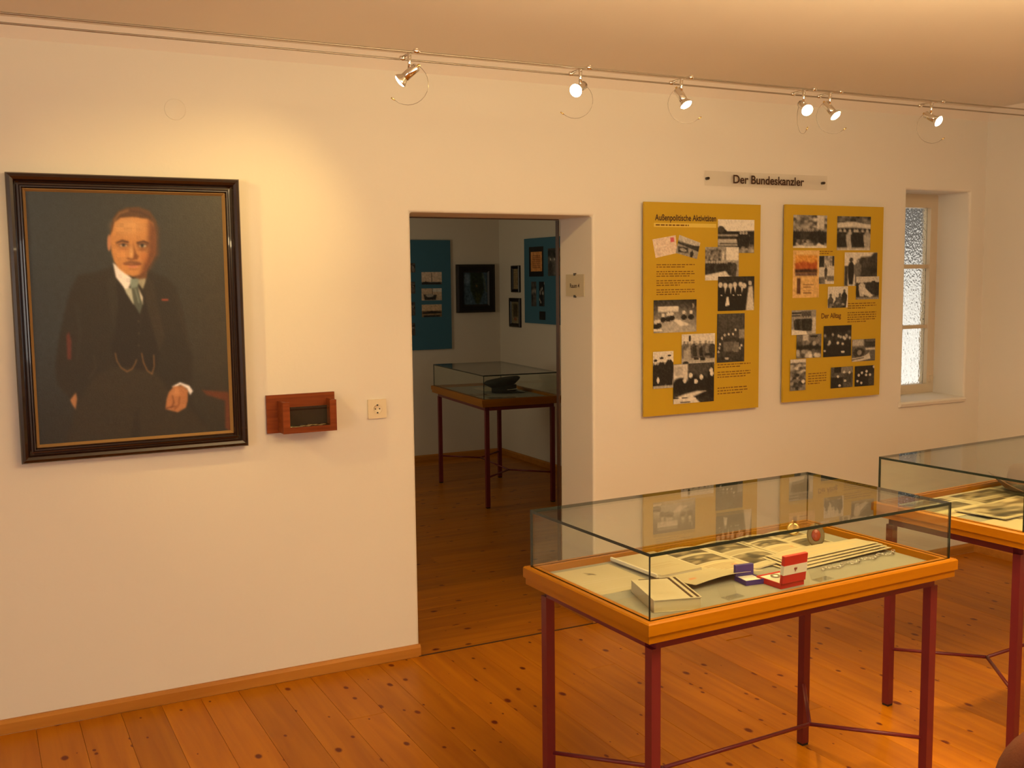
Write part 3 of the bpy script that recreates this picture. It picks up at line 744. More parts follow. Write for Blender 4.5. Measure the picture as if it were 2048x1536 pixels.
def ph_table(p):
    rect(p, -1, -1, 2, 2, 30); rect(p, 0.1, 0.2, 0.58, 0.36, 220); p.poly([(0.25, 0.6), (0.42, 0.6), (0.45, 0.85), (0.24, 0.85)], (206,) * 3)
    p.poly([(0.42, 0.58), (0.6, 0.62), (0.85, 0.78), (0.6, 0.8)], (226,) * 3, 0.015); p.poly([(0.24, 0.88), (0.5, 0.85), (0.56, 1.05), (0.24, 1.05)], (232,) * 3); p.poly([(0.8, 0.86), (1, 0.82), (1, 1.05), (0.84, 1.05)], (220,) * 3)
    for x, y in ((0.22, 0.46), (0.34, 0.44), (0.42, 0.42), (0.7, 0.4), (0.87, 0.4), (0.05, 0.66), (0.12, 0.64)): p.ell(x, y, 0.04, 0.06, (212,) * 3); p.ell(x, y + 0.14, 0.07, 0.08, (24,) * 3)
    for x in (0.03, 0.14): p.ell(x, 0.92, 0.06, 0.04, (220,) * 3)
    p.ell(0.92, 0.2, 0.02, 0.08, (150,) * 3)
def ph_assembly(p):
    rect(p, -1, -1, 2, 2, 62); rect(p, 0, 0, 1, 0.5, 84)
    for i in range(6): rect(p, 0.02 + i * 0.17, 0, 0.04 + i * 0.17, 0.45, 64, 0.01)
    rect(p, 0.8, 0.33, 1, 0.52, 190); p.poly([(0.1, 0.5), (0.3, 0.46), (0.7, 0.47), (0.75, 0.6), (0.1, 0.62)], (50,) * 3); rect(p, 0.24, 0.58, 0.7, 0.78, 104); rect(p, 0.6, 0.6, 0.8, 0.8, 120)
    for x, y in ((0.28, 0.44), (0.42, 0.42), (0.58, 0.43), (0.68, 0.34), (0.18, 0.5), (0.1, 0.62), (0.09, 0.7), (0.9, 0.66), (0.84, 0.72), (0.06, 0.78)): p.ell(x, y, 0.035, 0.028, (204,) * 3)
    rect(p, 0, 0.8, 1, 1, 56); p.ell(0.36, 0.92, 0.08, 0.02, (190,) * 3)
def ph_soldiers(p):
    rect(p, -1, -1, 2, 0.62, 214); rect(p, -1, 0.62, 2, 2, 176); p.ell(0.24, 0.14, 0.04, 0.1, (50,) * 3)
    for x, b in ((0.08, 110), (0.18, 96), (0.25, 150), (0.37, 80), (0.44, 44), (0.55, 110), (0.63, 40), (0.72, 90), (0.82, 120), (0.92, 60)): person(p, x, 0.22 + PR.uniform(0, 0.1), 0.55, b, 150)
    rect(p, 0.06, 0.5, 0.24, 0.95, 168); p.ell(0.12, 0.92, 0.09, 0.05, (44,) * 3); p.ell(0.8, 0.68, 0.12, 0.05, (40,) * 3); rect(p, 0.3, 0.72, 0.62, 0.76, 96)
def ph_three(p):
    rect(p, -1, -1, 2, 0.3, 216); rect(p, -1, 0.3, 2, 2, 150)
    for x, t in ((0.12, 0.22), (0.42, 0.16), (0.8, 0.1)): person(p, x, t, 0.85, 36, 206, 0.22); p.ell(x, t + 0.02, 0.09, 0.03, (34,) * 3)
    rect(p, 0.1, 0.5, 0.95, 0.9, 34, 0.04); p.ell(0.25, 0.78, 0.06, 0.09, (206,) * 3); rect(p, 0, 0.93, 1, 1.1, 170)
def ph_sign(p):
    rect(p, -1, -1, 2, 2, 50); rect(p, 0, 0, 0.35, 0.5, 206); rect(p, 0.02, 0.06, 0.22, 0.3, 180); rect(p, 0.36, 0, 1, 0.5, 74)
    p.ell(0.18, 0.55, 0.2, 0.2, (26,) * 3, 0.2); p.ell(0.5, 0.6, 0.16, 0.3, (24,) * 3, 0.2); p.ell(0.72, 0.62, 0.16, 0.3, (26,) * 3, 0.2); p.ell(0.95, 0.5, 0.12, 0.4, (24,) * 3, 0.2)
    for x, y in ((0.28, 0.42), (0.42, 0.3), (0.68, 0.36), (0.55, 0.46), (0.93, 0.2), (0.94, 0.28)): p.ell(x, y, 0.045, 0.065, (214,) * 3)
    p.poly([(0, 0.86), (0.3, 0.76), (0.6, 0.7), (0.8, 0.72), (0.5, 0.84), (0.7, 1.05), (0, 1.05)], (214,) * 3, 0.03)
    for _ in range(8): p.ell(PR.uniform(0.05, 0.7), PR.uniform(0.78, 1), 0.07, 0.02, (PR.choice([40, 236]),) * 3)
def ph_card(p):
    rect(p, -1, -1, 2, 2, (222, 200, 178)); rect(p, 0.76, 0.1, 0.92, 0.34, (196, 84, 96), 0.02)
    for k in range(4): p.line([(0.1, 0.4 + k * 0.12), (0.55, 0.4 + k * 0.12)], 0.004, (190, 168, 150), 0.01)
def ph_land(p):
    rect(p, -1, -1, 2, 0.3, 190); rect(p, -1, 0.3, 2, 2, 150); p.poly([(0, 0.36), (0.4, 0.34), (0.75, 0.3), (1, 0.2), (1, 0.56), (0.5, 0.5), (0, 0.46)], (52,) * 3, 0.03)
    p.poly([(0.05, 0.6), (0.5, 0.52), (0.55, 0.8), (0.1, 0.92)], (60,) * 3, 0.03); p.ell(0.3, 0.72, 0.16, 0.08, (160,) * 3); person(p, 0.72, 0.6, 0.4, 40, 60)
def ph_walk(p):
    rect(p, -1, -1, 2, 2, 140); mottled(p, 0, 1, 0, 0.5, 60, 200, 9, 6); rect(p, 0.7, 0, 0.92, 0.42, 196)
    for i in range(7): person(p, 0.06 + i * 0.13, 0.4, 0.55, PR.uniform(24, 70), 150)
    rect(p, 0.6, 0.5, 1, 0.85, 36, 0.04); p.poly([(0, 0.95), (0.3, 0.88), (0.75, 0.84), (1, 0.96), (1, 1.1), (0, 1.1)], (220,) * 3, 0.03); mottled(p, 0.1, 0.7, 0.78, 0.92, 30, 210, 8, 2)
def ph_crowd(p):
    rect(p, -1, -1, 2, 2, 90); mottled(p, 0, 1, 0, 0.25, 26, 140, 9, 3); p.poly([(0, 0.2), (0.5, 0.16), (1, 0.24), (1, 0.36), (0.5, 0.32), (0, 0.34)], (206,) * 3, 0.03); rect(p, 0, 0.36, 1, 0.42, 40)
    for x, b in ((0.1, 30), (0.22, 40), (0.38, 176), (0.52, 40), (0.6, 30), (0.76, 24), (0.9, 160)): person(p, x, 0.38, 0.58, b, 170)
    rect(p, 0, 0.92, 1, 1.1, 190, 0.04)
def ph_postcard(p):
    rect(p, -1, -1, 2, 2, (222, 182, 116)); rect(p, 0.08, 0.1, 0.92, 0.54, (214, 150, 64)); p.poly([(0.08, 0.28), (0.4, 0.22), (0.7, 0.27), (0.92, 0.22), (0.92, 0.42), (0.08, 0.44)], (178, 92, 36), 0.03); rect(p, 0.08, 0.4, 0.92, 0.47, (60, 38, 26), 0.03); rect(p, 0.08, 0.47, 0.92, 0.54, (110, 84, 72), 0.02)
    rect(p, 0.16, 0.58, 0.3, 0.92, (92, 58, 40), 0.02)
    for k in range(4): p.line([(0.4, 0.72 + k * 0.06), (0.8 - 0.1 * (k % 2), 0.72 + k * 0.06)], 0.006, (120, 76, 46), 0.01)
def ph_ski(p):
    rect(p, -1, -1, 2, 2, 196); rect(p, 0, 0, 0.34, 0.4, 34, 0.03); mottled(p, 0.35, 0.8, 0, 0.35, 90, 190, 4, 4); rect(p, 0.86, 0, 1, 0.36, 44, 0.03); person(p, 0.45, 0.34, 0.5, 26, 60); rect(p, 0, 0.76, 0.4, 1, 40, 0.05); rect(p, 0.55, 0.72, 1, 0.9, 34, 0.03); p.poly([(0.4, 0.95), (1, 0.92), (1, 1.1), (0.4, 1.1)], (226,) * 3)
def ph_hill(p):
    rect(p, -1, -1, 2, 2, 214); p.poly([(0.34, 0.5), (0.5, 0.14), (0.8, 0.12), (0.9, 0), (1.1, 0), (1.1, 1.1), (0.34, 1.1)], (56,) * 3, 0.04); mottled(p, 0.4, 1, 0.2, 0.9, 28, 80, 6, 6); person(p, 0.2, 0.16, 0.8, 26, 60, 0.1); person(p, 0.4, 0.22, 0.6, 110, 150); rect(p, 0, 0.4, 0.1, 1, 50, 0.03)
def ph_sit(p):
    rect(p, -1, -1, 2, 0.25, 196); rect(p, -1, 0.25, 2, 2, 84)
    for x, b in ((0.1, 40), (0.25, 190), (0.55, 50), (0.75, 44), (0.92, 30)): person(p, x, 0.08 + PR.uniform(0, 0.1), 0.7, b, 190)
    p.poly([(0.2, 0.45), (0.4, 0.5), (0.75, 0.85), (0.62, 0.92), (0.25, 0.75)], (206,) * 3, 0.03); rect(p, 0, 0.92, 1, 1.1, 140, 0.03)
def ph_boys(p):
    rect(p, -1, -1, 2, 2, 210)
    for x, t, b in ((0.14, 0.34, 80), (0.44, 0.5, 64), (0.6, 0.32, 90), (0.82, 0.14, 44)): person(p, x, t, 0.9, b, 90, 0.14)
    mottled(p, 0.1, 0.8, 0.75, 1, 40, 170, 6, 3)
def ph_street(p):
    rect(p, -1, -1, 2, 2, 150); rect(p, 0, 0.08, 0.4, 0.14, 40); rect(p, 0, 0.2, 0.35, 0.26, 60); rect(p, 0.4, 0.05, 0.8, 0.3, 84, 0.03)
    for i in range(6): person(p, 0.2 + i * 0.11, 0.26, 0.6, PR.uniform(24, 70), 150)
    rect(p, 0.84, 0.3, 1, 0.95, 196, 0.03); p.poly([(0, 0.78), (0.6, 0.86), (0.7, 1.1), (0, 1.1)], (222,) * 3, 0.03)
def ph_line(p):
    rect(p, -1, -1, 2, 2, 110); rect(p, 0.25, 0, 0.48, 0.28, 190, 0.04); rect(p, 0.55, 0.05, 0.85, 0.12, 40)
    rect(p, 0, 0.36, 1, 0.72, 34, 0.06); mottled(p, 0, 1, 0.3, 0.44, 60, 190, 9, 1); mottled(p, 0, 1, 0.68, 0.95, 60, 236, 8, 2)
def ph_dark(p):
    rect(p, -1, -1, 2, 2, 22); mottled(p, 0, 1, 0.2, 0.6, 20, 70, 8, 4)
    for _ in range(15): p.ell(PR.uniform(0.05, 0.95), PR.uniform(0.24, 0.62), 0.045, 0.05, (PR.uniform(150, 214),) * 3, 0.4)
    rect(p, 0, 0.64, 0.75, 1.1, 22, 0.03); p.ell(0.7, 0.86, 0.06, 0.04, (214,) * 3); p.ell(0.05, 0.8, 0.05, 0.04, (170,) * 3)
def ph_car(p):
    rect(p, -1, -1, 2, 2, 96); rect(p, 0, 0, 0.5, 0.3, 176, 0.05); rect(p, 0.55, 0.12, 1, 0.36, 50, 0.03); p.ell(0.3, 0.6, 0.25, 0.22, (50,) * 3); p.ell(0.32, 0.6, 0.1, 0.12, (140,) * 3); rect(p, 0.58, 0.4, 1, 0.5, 190, 0.02)
    p.poly([(0, 0.85), (0.5, 0.78), (0.75, 0.62), (0.8, 0.9), (0, 1.05)], (200,) * 3, 0.02); p.line([(0, 0.92), (0.5, 0.84)], 0.02, (60,) * 3, 0.02)
def ph_tall(p):
    rect(p, -1, -1, 2, 2, 130); rect(p, 0, 0, 1, 0.12, 210, 0.03); mottled(p, 0, 1, 0.12, 0.5, 70, 210, 4, 5); mottled(p, 0, 1, 0.5, 1, 24, 170, 5, 6); p.ell(0.84, 0.72, 0.12, 0.06, (212,) * 3)
def ph_office(p):
    rect(p, -1, -1, 2, 2, 84); rect(p, 0.45, 0, 1, 0.3, 130, 0.03); rect(p, 0.15, 0, 0.45, 0.26, 22); rect(p, 0, 0.5, 0.55, 1, 30, 0.04); rect(p, 0.6, 0.3, 0.95, 0.8, 64, 0.05)
    for x, y in ((0.32, 0.45), (0.6, 0.26), (0.64, 0.68), (0.4, 0.9), (0.84, 0.3)): p.ell(x, y, 0.06, 0.06, (204,) * 3)
def ph_night(p):
    rect(p, -1, -1, 2, 2, 24); rect(p, 0.7, 0.4, 1, 1, 60, 0.05)
    for x, y in ((0.36, 0.34), (0.6, 0.28), (0.78, 0.46), (0.14, 0.74), (0.34, 0.84), (0.98, 0.08), (0.58, 0.46), (0.2, 0.45)): p.ell(x, y, 0.06, 0.065, (200,) * 3)
def ph_ship(p):
    rect(p, -1, -1, 2, 0.78, (210, 190, 166)); rect(p, -1, 0.78, 2, 2, 120); p.line([(0.5, 0.1), (0.5, 0.8)], 0.01, (70,) * 3, 0.02); p.poly([(0, 0.86), (0.2, 0.74), (0.4, 0.86), (0.62, 0.84), (0.9, 0.82), (1, 1), (0, 1)], (34,) * 3, 0.03)
def ph_boat(p):
    rect(p, -1, -1, 2, 2, (200, 178, 150)); rect(p, 0.52, 0, 1, 0.3, 214); p.line([(0.53, 0), (0.53, 0.5)], 0.01, (50,) * 3, 0.02); p.poly([(0.1, 0.5), (0.75, 0.55), (0.7, 0.95), (0.15, 0.95)], (50,) * 3, 0.03); p.ell(0.4, 0.6, 0.2, 0.12, (170,) * 3); rect(p, 0, 0.95, 1, 1.1, 180)
def ph_lake(p):
    rect(p, -1, -1, 2, 0.5, (206, 180, 146)); rect(p, -1, 0.5, 2, 2, (130, 108, 80)); p.poly([(0.05, 0.62), (0.5, 0.52), (0.95, 0.6), (0.95, 0.72), (0.05, 0.74)], (36,) * 3, 0.03); p.line([(0.05, 0.82), (0.95, 0.78)], 0.02, (170, 150, 120), 0.03); rect(p, 0.1, 0.86, 0.9, 1.1, 44, 0.04)
def ph_paper(p):
    rect(p, -1, -1, 2, 2, (214, 150, 84))
    for k in range(7): p.line([(0.15, 0.2 + k * 0.1), (0.85, 0.2 + k * 0.1)], 0.008, (150, 90, 46), 0.02)
def ph_people2(p):
    rect(p, -1, -1, 2, 2, 80); mottled(p, 0, 1, 0.1, 0.5, 20, 130, 5, 4)
    for x in (0.2, 0.5, 0.8): person(p, x, 0.35, 0.62, PR.uniform(40, 160), 190)
SEP = np.array([1.0, 0.965, 0.90])
def photo(q, plane, fn, parent, depth=0.0, n=46, label=None, name='photo_print', out=(0, -1, 0), border=False):
    """q: picture-plane corners (3-D, TL TR BR BL) of a print lying on its board"""
    TL, TR, BR, BL = [np.asarray(a, float) for a in q]
    w = np.linalg.norm(TR - TL); h = np.linalg.norm(BL - TL)
    nx = n if w >= h else max(10, int(n * w / h)); ny = n if h > w else max(10, int(n * h / w))
    o3 = np.array(out) * depth
    org = np.zeros(3) if parent is None else np.array(parent.location)
    me, U, V, co = grid_mesh(name, nx, ny, lambda u, v: (TL[None] * ((1 - u) * (1 - v))[:, None] + TR[None] * (u * (1 - v))[:, None] + BR[None] * (u * v)[:, None] + BL[None] * ((1 - u) * v)[:, None]) + o3 - org)
    p = Paint(np.stack([U, V], 1), (128, 128, 128)); fn(p); p.noise(PR, 5.0)
    gr = PR.normal(0, 1, (ny + 3, nx + 3)); gr = (gr[:-2, :-2] + gr[1:-1, :-2] + gr[:-2, 1:-1] + gr[1:-1, 1:-1])[:ny + 1, :nx + 1].ravel() * 4.0
    p.C = (p.C - 120) * 1.08 + 120 + gr[:, None]
    C = np.clip(p.C, 12, 240)
    grey = np.abs(C[:, 0] - C[:, 2]) < 12
    C = np.where(grey[:, None], C * SEP, C)
    pigment(me, C)
    o = link(name, me, M_print, parent)
    if label: o['label'] = label
    return o
def q_on(tl, br, Y):
    a, b = onY(*tl, Y), onY(*br, Y)
    return [(a[0], Y, a[2]), (b[0], Y, a[2]), (b[0], Y, b[2]), (a[0], Y, b[2])]
def text_block(name, x0, x1, z1, z0, nl, m, parent, Y, seed, gaps=()):
    """rows of tiny illegible printed words"""
    r = random.Random(seed); bm = bmesh.new(); dz = (z1 - z0) / nl
    org = parent.location
    for i in range(nl):
        if i in gaps: continue
        z = z1 - (i + 0.5) * dz; x = x0; xe = x1 if (i + 1) not in gaps and i != nl - 1 else x0 + (x1 - x0) * r.uniform(0.5, 0.9)
        while x < xe - 0.004:
            w = min(r.uniform(0.008, 0.028), xe - x)
            h = dz * 0.19
            v = [bm.verts.new((xx - org[0], Y - org[1], zz - org[2])) for xx, zz in ((x, z - h), (x + w, z - h), (x + w, z + h), (x, z + h))]
            bm.faces.new(v); x += w + 0.005
    o = bm_done(bm, name, m, parent); o['kind'] = 'stuff'
    return o

PY = -0.030
pA = tag(empty('exhibition_panel', (0, 0, 0)), 'left mustard panel with heading and black and white photographs', 'panel', 'mustard exhibition panels')
AX0, AX1, AZ0, AZ1 = 2.912, 3.628, 0.9945, 2.0355
box('board', AX0, AX1, PY, PY + 0.012, AZ0, AZ1, M_olive, pA, bevel=0.001, seg=1)
for xx in (AX0 + 0.12, AX1 - 0.12): box('wall_spacer', xx - 0.02, xx + 0.02, PY + 0.012, -0.0005, AZ0 + 0.1, AZ1 - 0.1, M_oliveed, pA)
PP = PY - 0.0008
PHA = [((1436, 438.5), (1508, 506), ph_building, 'photo of men in front of a house'), ((1410.4, 494), (1477, 560), ph_parade, 'photo of a parade'), ((1435.8, 553.3), (1507.8, 620), ph_group, 'photo of men in dark suits'),
       ((1307, 600.6), (1392.5, 663), ph_table, 'photo of a conference table'), ((1434, 628), (1488, 722.5), ph_assembly, 'tall photo of an assembly hall'), ((1363, 669), (1429, 727.5), ph_soldiers, 'photo of uniformed men'),
       ((1305.5, 703.8), (1346, 775), ph_three, 'photo of three men'), ((1346, 729), (1427, 802), ph_sign, 'photo of men signing papers')]
for k, (a, b2, fnc, lab) in enumerate(PHA): photo(q_on(a, b2, PP), None, fnc, pA, depth=0.0004 * k, label=lab)
K7 = lambda x, y: onY(1270 + x / 2.956, 330 + y / 2.956, PP)
photo([K7(103, 440), K7(240, 415), K7(250, 520), K7(122, 550)], None, ph_card, pA, n=30, label='tilted blank postcard with red stamp')
photo([K7(262, 413), K7(386, 460), K7(366, 556), K7(240, 520)], None, ph_land, pA, depth=0.0005, n=34, label='tilted postcard photo')
a, b2 = K7(118, 330), K7(480, 330)
text_mesh('heading', 'Außenpolitische Aktivitäten', a[0], b2[0], a[2] + 0.003, M_ink, pA, bold=0.02, height=0.030, xf=Matrix.Translation((0, PP, 0)))
a, b2 = K7(112, 342), K7(480, 371); box('subtitle_bar', a[0], b2[0], PP, PY, b2[2], a[2], M_yellow, pA)
text_block('subtitle_text', a[0] + 0.01, b2[0] - 0.01, a[2], b2[2], 1, M_inksoft, pA, PP - 0.0004, 1)
a, b2 = K7(127, 583), K7(352, 768); text_block('body_text', a[0], b2[0], a[2], b2[2], 14, M_inksoft, pA, PP, 2, gaps=(2, 6, 10))
a, b2 = K7(488, 1175), K7(682, 1250); text_block('body_text', a[0], b2[0], a[2], b2[2], 6, M_inksoft, pA, PP, 3, gaps=(2,))
a, b2 = K7(488, 1312), K7(665, 1348); text_block('body_text', a[0], b2[0], a[2], b2[2], 3, M_inksoft, pA, PP, 4)

pB = tag(empty('exhibition_panel', (0, 0, 0)), 'right mustard panel of everyday photographs beside the window niche', 'panel', 'mustard exhibition panels')
BX0, BX1, BZ0, BZ1 = 3.7935, 4.4935, 1.0085, 2.042
box('board', BX0, BX1, PY, PY + 0.012, BZ0, BZ1, M_olive, pB, bevel=0.001, seg=1)
for xx in (BX0 + 0.12, BX1 - 0.12): box('wall_spacer', xx - 0.02, xx + 0.02, PY + 0.012, -0.0005, BZ0 + 0.1, BZ1 - 0.1, M_oliveed, pB)
K8 = lambda x, y: (1540 + x / 3.135, 330 + y / 3.135)
PHB = [((147, 312), (355, 520), ph_walk, 'photo of people walking'), ((422, 320), (628, 535), ph_crowd, 'photo of a crowd'), ((145, 535), (305, 830), ph_postcard, 'orange postcard with text'), ((308, 570), (400, 745), ph_ski, 'narrow winter photo'),
       ((468, 548), (668, 755), ph_hill, 'photo of a man by a hill'), ((540, 700), (680, 840), ph_sit, 'photo of seated people'), ((362, 763), (485, 893), ph_boys, 'photo of four heads against sky'), ((135, 912), (285, 1060), ph_street, 'street photo'),
       ((165, 1065), (318, 1205), ph_line, 'photo of a row of people'), ((335, 1010), (505, 1195), ph_dark, 'dark photo of a large group'), ((513, 1095), (655, 1225), ph_car, 'photo of a car'), ((125, 1220), (220, 1410), ph_tall, 'tall crowd photo'),
       ((380, 1270), (515, 1390), ph_office, 'photo of an office'), ((530, 1262), (648, 1380), ph_night, 'dark night photo')]
for k, (a, b2, fnc, lab) in enumerate(PHB): photo(q_on(K8(*a), K8(*b2), PP), None, fnc, pB, depth=0.0003 * k, n=40, label=lab)
KB = lambda x, y: onY(*K8(x, y), PP)
a, b2 = KB(322, 962), KB(445, 962)
text_mesh('heading', 'Der Alltag', a[0], b2[0], a[2], mat('brown_ink', rgb(104, 62, 16), 0.7), pB, bold=0.02, height=0.028, xf=Matrix.Translation((0, PP, 0)))
a, b2 = KB(488, 862), KB(664, 984); text_block('body_text', a[0], b2[0], a[2], b2[2], 9, M_inksoft, pB, PP, 5, gaps=(3,))
a, b2 = KB(240, 1302), KB(352, 1372); text_block('body_text', a[0], b2[0], a[2], b2[2], 5, M_inksoft, pB, PP, 6)
a, b2 = KB(310, 535), KB(400, 562); text_block('body_text', a[0], b2[0], a[2], b2[2], 2, M_inksoft, pB, PP, 7)

# acrylic title strip
SY = -0.018
sg = tag(empty('title_sign', (0, 0, 0)), 'clear acrylic strip lettered Der Bundeskanzler above the mustard panels', 'sign')
SX0, SX1, SZ0, SZ1 = 3.281, 4.089, 2.124, 2.196
bm = bmesh.new(); add_box(bm, SX0, SX1, SY, SY + 0.004, SZ0, SZ1); bm_done(bm, 'acrylic_strip', M_acrylic, sg)
a, b2 = onY(1466.5, 367, SY), onY(1608, 371, SY)
text_mesh('lettering', 'Der Bundeskanzler', a[0], b2[0], (SZ0 + SZ1) / 2 - 0.019, M_ink, sg, bold=0.021, height=0.043, xf=Matrix.Translation((0, SY - 0.0006, 0)))
for xx in (SX0 + 0.022, SX1 - 0.022):
    o = lathe('stand_off_screw', [(0, 0), (0.007, 0), (0.007, 0.019), (0.005, 0.023), (0, 0.023)], mat('dark_screw', (0.06, 0.04, 0.03), 0.3, 0.8), sg, 12, Matrix.Translation((xx, 0, (SZ0 + SZ1) / 2)) @ aim((0, -1, 0)))

# room number card on the door reveal
rc = tag(empty('room_card', (DX1, 0, 0)), 'small white card reading Raum 4 on the doorway reveal', 'sign')
c0, c1 = onX(1132, 549, DX1 - 0.004), onX(1168, 593, DX1 - 0.004)
ya, yb, za, zb_ = c1[1], c0[1], c1[2], c0[2]
box('card', -0.005, -0.0005, ya, yb, za, zb_, M_paper, rc)
mt = Matrix(((0, 0, 0, -0.0056), (-1, 0, 0, (ya + yb) / 2), (0, 0, 1, (za + zb_) / 2), (0, 0, 0, 1)))
text_mesh('lettering', 'Raum 4', -0.045, 0.045, -0.012, M_ink, rc, bold=0.01, height=0.022, xf=mt)
for zz in (za, zb_): box('card_clip', -0.008, -0.0005, (ya + yb) / 2 - 0.008, (ya + yb) / 2 + 0.008, zz - 0.006, zz + 0.006, mat('dark_clip', (0.1, 0.08, 0.06), 0.5, 0.3), rc, bevel=0.001)

# ------------------------------------------------------------------ showcases
CL, CW, ZB, ZT = 1.142, 0.599, 0.8065, 0.982
IN_Z = 0.7865                      # level of the display lining
def pane(name, x0, x1, y0, y1, z0, z1, thin, parent):
    bm = bmesh.new(); add_box(bm, x0, x1, y0, y1, z0, z1); bm.normal_update()
    for f in bm.faces:
        f.material_index = 0 if abs(f.normal[thin]) > 0.5 else 1
    return bm_done(bm, name, [M_glass, M_gedge], parent)
def showcase(cx, cy, th, label):
    t = tag(empty('showcase', (cx, cy, 0), th), label, 'showcase', 'glass table showcases')
    hx, hy, g = CL / 2, CW / 2, 0.006
    # glass hood
    pane('top_pane', -hx, hx, -hy, hy, ZT - 0.0085, ZT, 2, t)
    pane('side_pane', -hx, hx, -hy, -hy + g, ZB, ZT - 0.0085, 1, t); pane('side_pane', -hx, hx, hy - g, hy, ZB, ZT - 0.0085, 1, t)
    pane('end_pane', -hx, -hx + g, -hy + g, hy - g, ZB, ZT - 0.0085, 0, t); pane('end_pane', hx - g, hx, -hy + g, hy - g, ZB, ZT - 0.0085, 0, t)
    # wooden rim with a step
    ox, oy, iw = hx + 0.017, hy + 0.017, 0.036
    for s in (-1, 1):
        sec = [(s * oy, ZB - 0.033), (s * oy, ZB - 0.004), (s * (oy - 0.004), ZB), (s * (oy - iw), ZB), (s * (oy - iw), ZB - 0.055), (s * (oy - 0.006), ZB - 0.055), (s * (oy - 0.006), ZB - 0.033)]
        o = prism('rim_rail', sec, 'x', -ox, ox, M_beech, t)
        for v in o.data.vertices:
            v.co.x = math.copysign(abs(v.co.x) - (oy - abs(v.co.y)), v.co.x)
        sec = [(s * ox, ZB - 0.033), (s * ox, ZB - 0.004), (s * (ox - 0.004), ZB), (s * (ox - iw), ZB), (s * (ox - iw), ZB - 0.055), (s * (ox - 0.006), ZB - 0.055), (s * (ox - 0.006), ZB - 0.033)]
        o = prism('rim_rail', sec, 'y', -oy, oy, M_beechy, t)
        for v in o.data.vertices:
            v.co.y = math.copysign(abs(v.co.y) - (ox - abs(v.co.x)), v.co.y)
    box('display_lining', -ox + iw, ox - iw, -oy + iw, oy - iw, ZB - 0.054, IN_Z, M_lining, t)
    # steel frame
    ap0, ap1 = ZB - 0.086, ZB - 0.055
    lx, ly, w = hx - 0.0375, hy - 0.0375, 0.0145
    for s in (-1, 1):
        box('apron', -lx, lx, s * ly - w, s * ly + w, ap0, ap1, M_redsteel, t); box('apron', s * lx - w, s * lx + w, -ly + w, ly - w, ap0, ap1, M_redsteel, t)
    for sx in (-1, 1):
        for sy in (-1, 1):
            lg = box('leg', sx * lx - w, sx * lx + w, sy * ly - w, sy * ly + w, 0.008, ap0, M_redsteel, t, bevel=0.002)
            box('foot_cap', sx * lx - w + 0.001, sx * lx + w - 0.001, sy * ly - w + 0.001, sy * ly + w - 0.001, 0.0, 0.008, M_rubber, lg)
    bz, nx = 0.226, lx - 0.235
    for sx in (-1, 1):
        for sy in (-1, 1): tube('stretcher', [(sx * lx, sy * ly, bz), (sx * nx, 0, bz)], 0.0065, M_redsteel, t, 10)
    tube('stretcher', [(-nx, 0, bz), (nx, 0, bz)], 0.0065, M_redsteel, t, 10)
    return t
C1 = (1.9592 * SC, -1.7045 * SC, 0.0353)
showcase(*C1, 'nearest glass table showcase, holding a red and white box')
th2 = 0.0754
u2 = Vector((math.cos(th2), math.sin(th2))); w2 = Vector((-math.sin(th2), math.cos(th2)))
p2 = Vector((2.9256 * SC, -1.3061 * SC)) + u2 * CL / 2 - w2 * CW / 2
C2 = (p2.x, p2.y, th2)
showcase(*C2, 'glass table showcase at the right edge, holding a felt hat')
f3 = [onZ(875.7, 964.5), onZ(978, 1019), onZ(999, 952), onZ(1113, 1005)]
c3 = sum(f3) / 4.0; dv = (f3[0] - f3[1]) + (f3[2] - f3[3])
C3 = (c3[0], c3[1], math.atan2(dv[1], dv[0]))
showcase(*C3, 'dim glass table showcase in the next room behind the doorway')

def case_frame(C):
    c, s = math.cos(C[2]), math.sin(C[2])
    def to_local(P): dx, dy = P[0] - C[0], P[1] - C[1]; return np.array([c * dx + s * dy, -s * dx + c * dy])
    def to_world(a, b, z=IN_Z): return np.array([C[0] + c * a - s * b, C[1] + s * a + c * b, z])
    return to_local, to_world

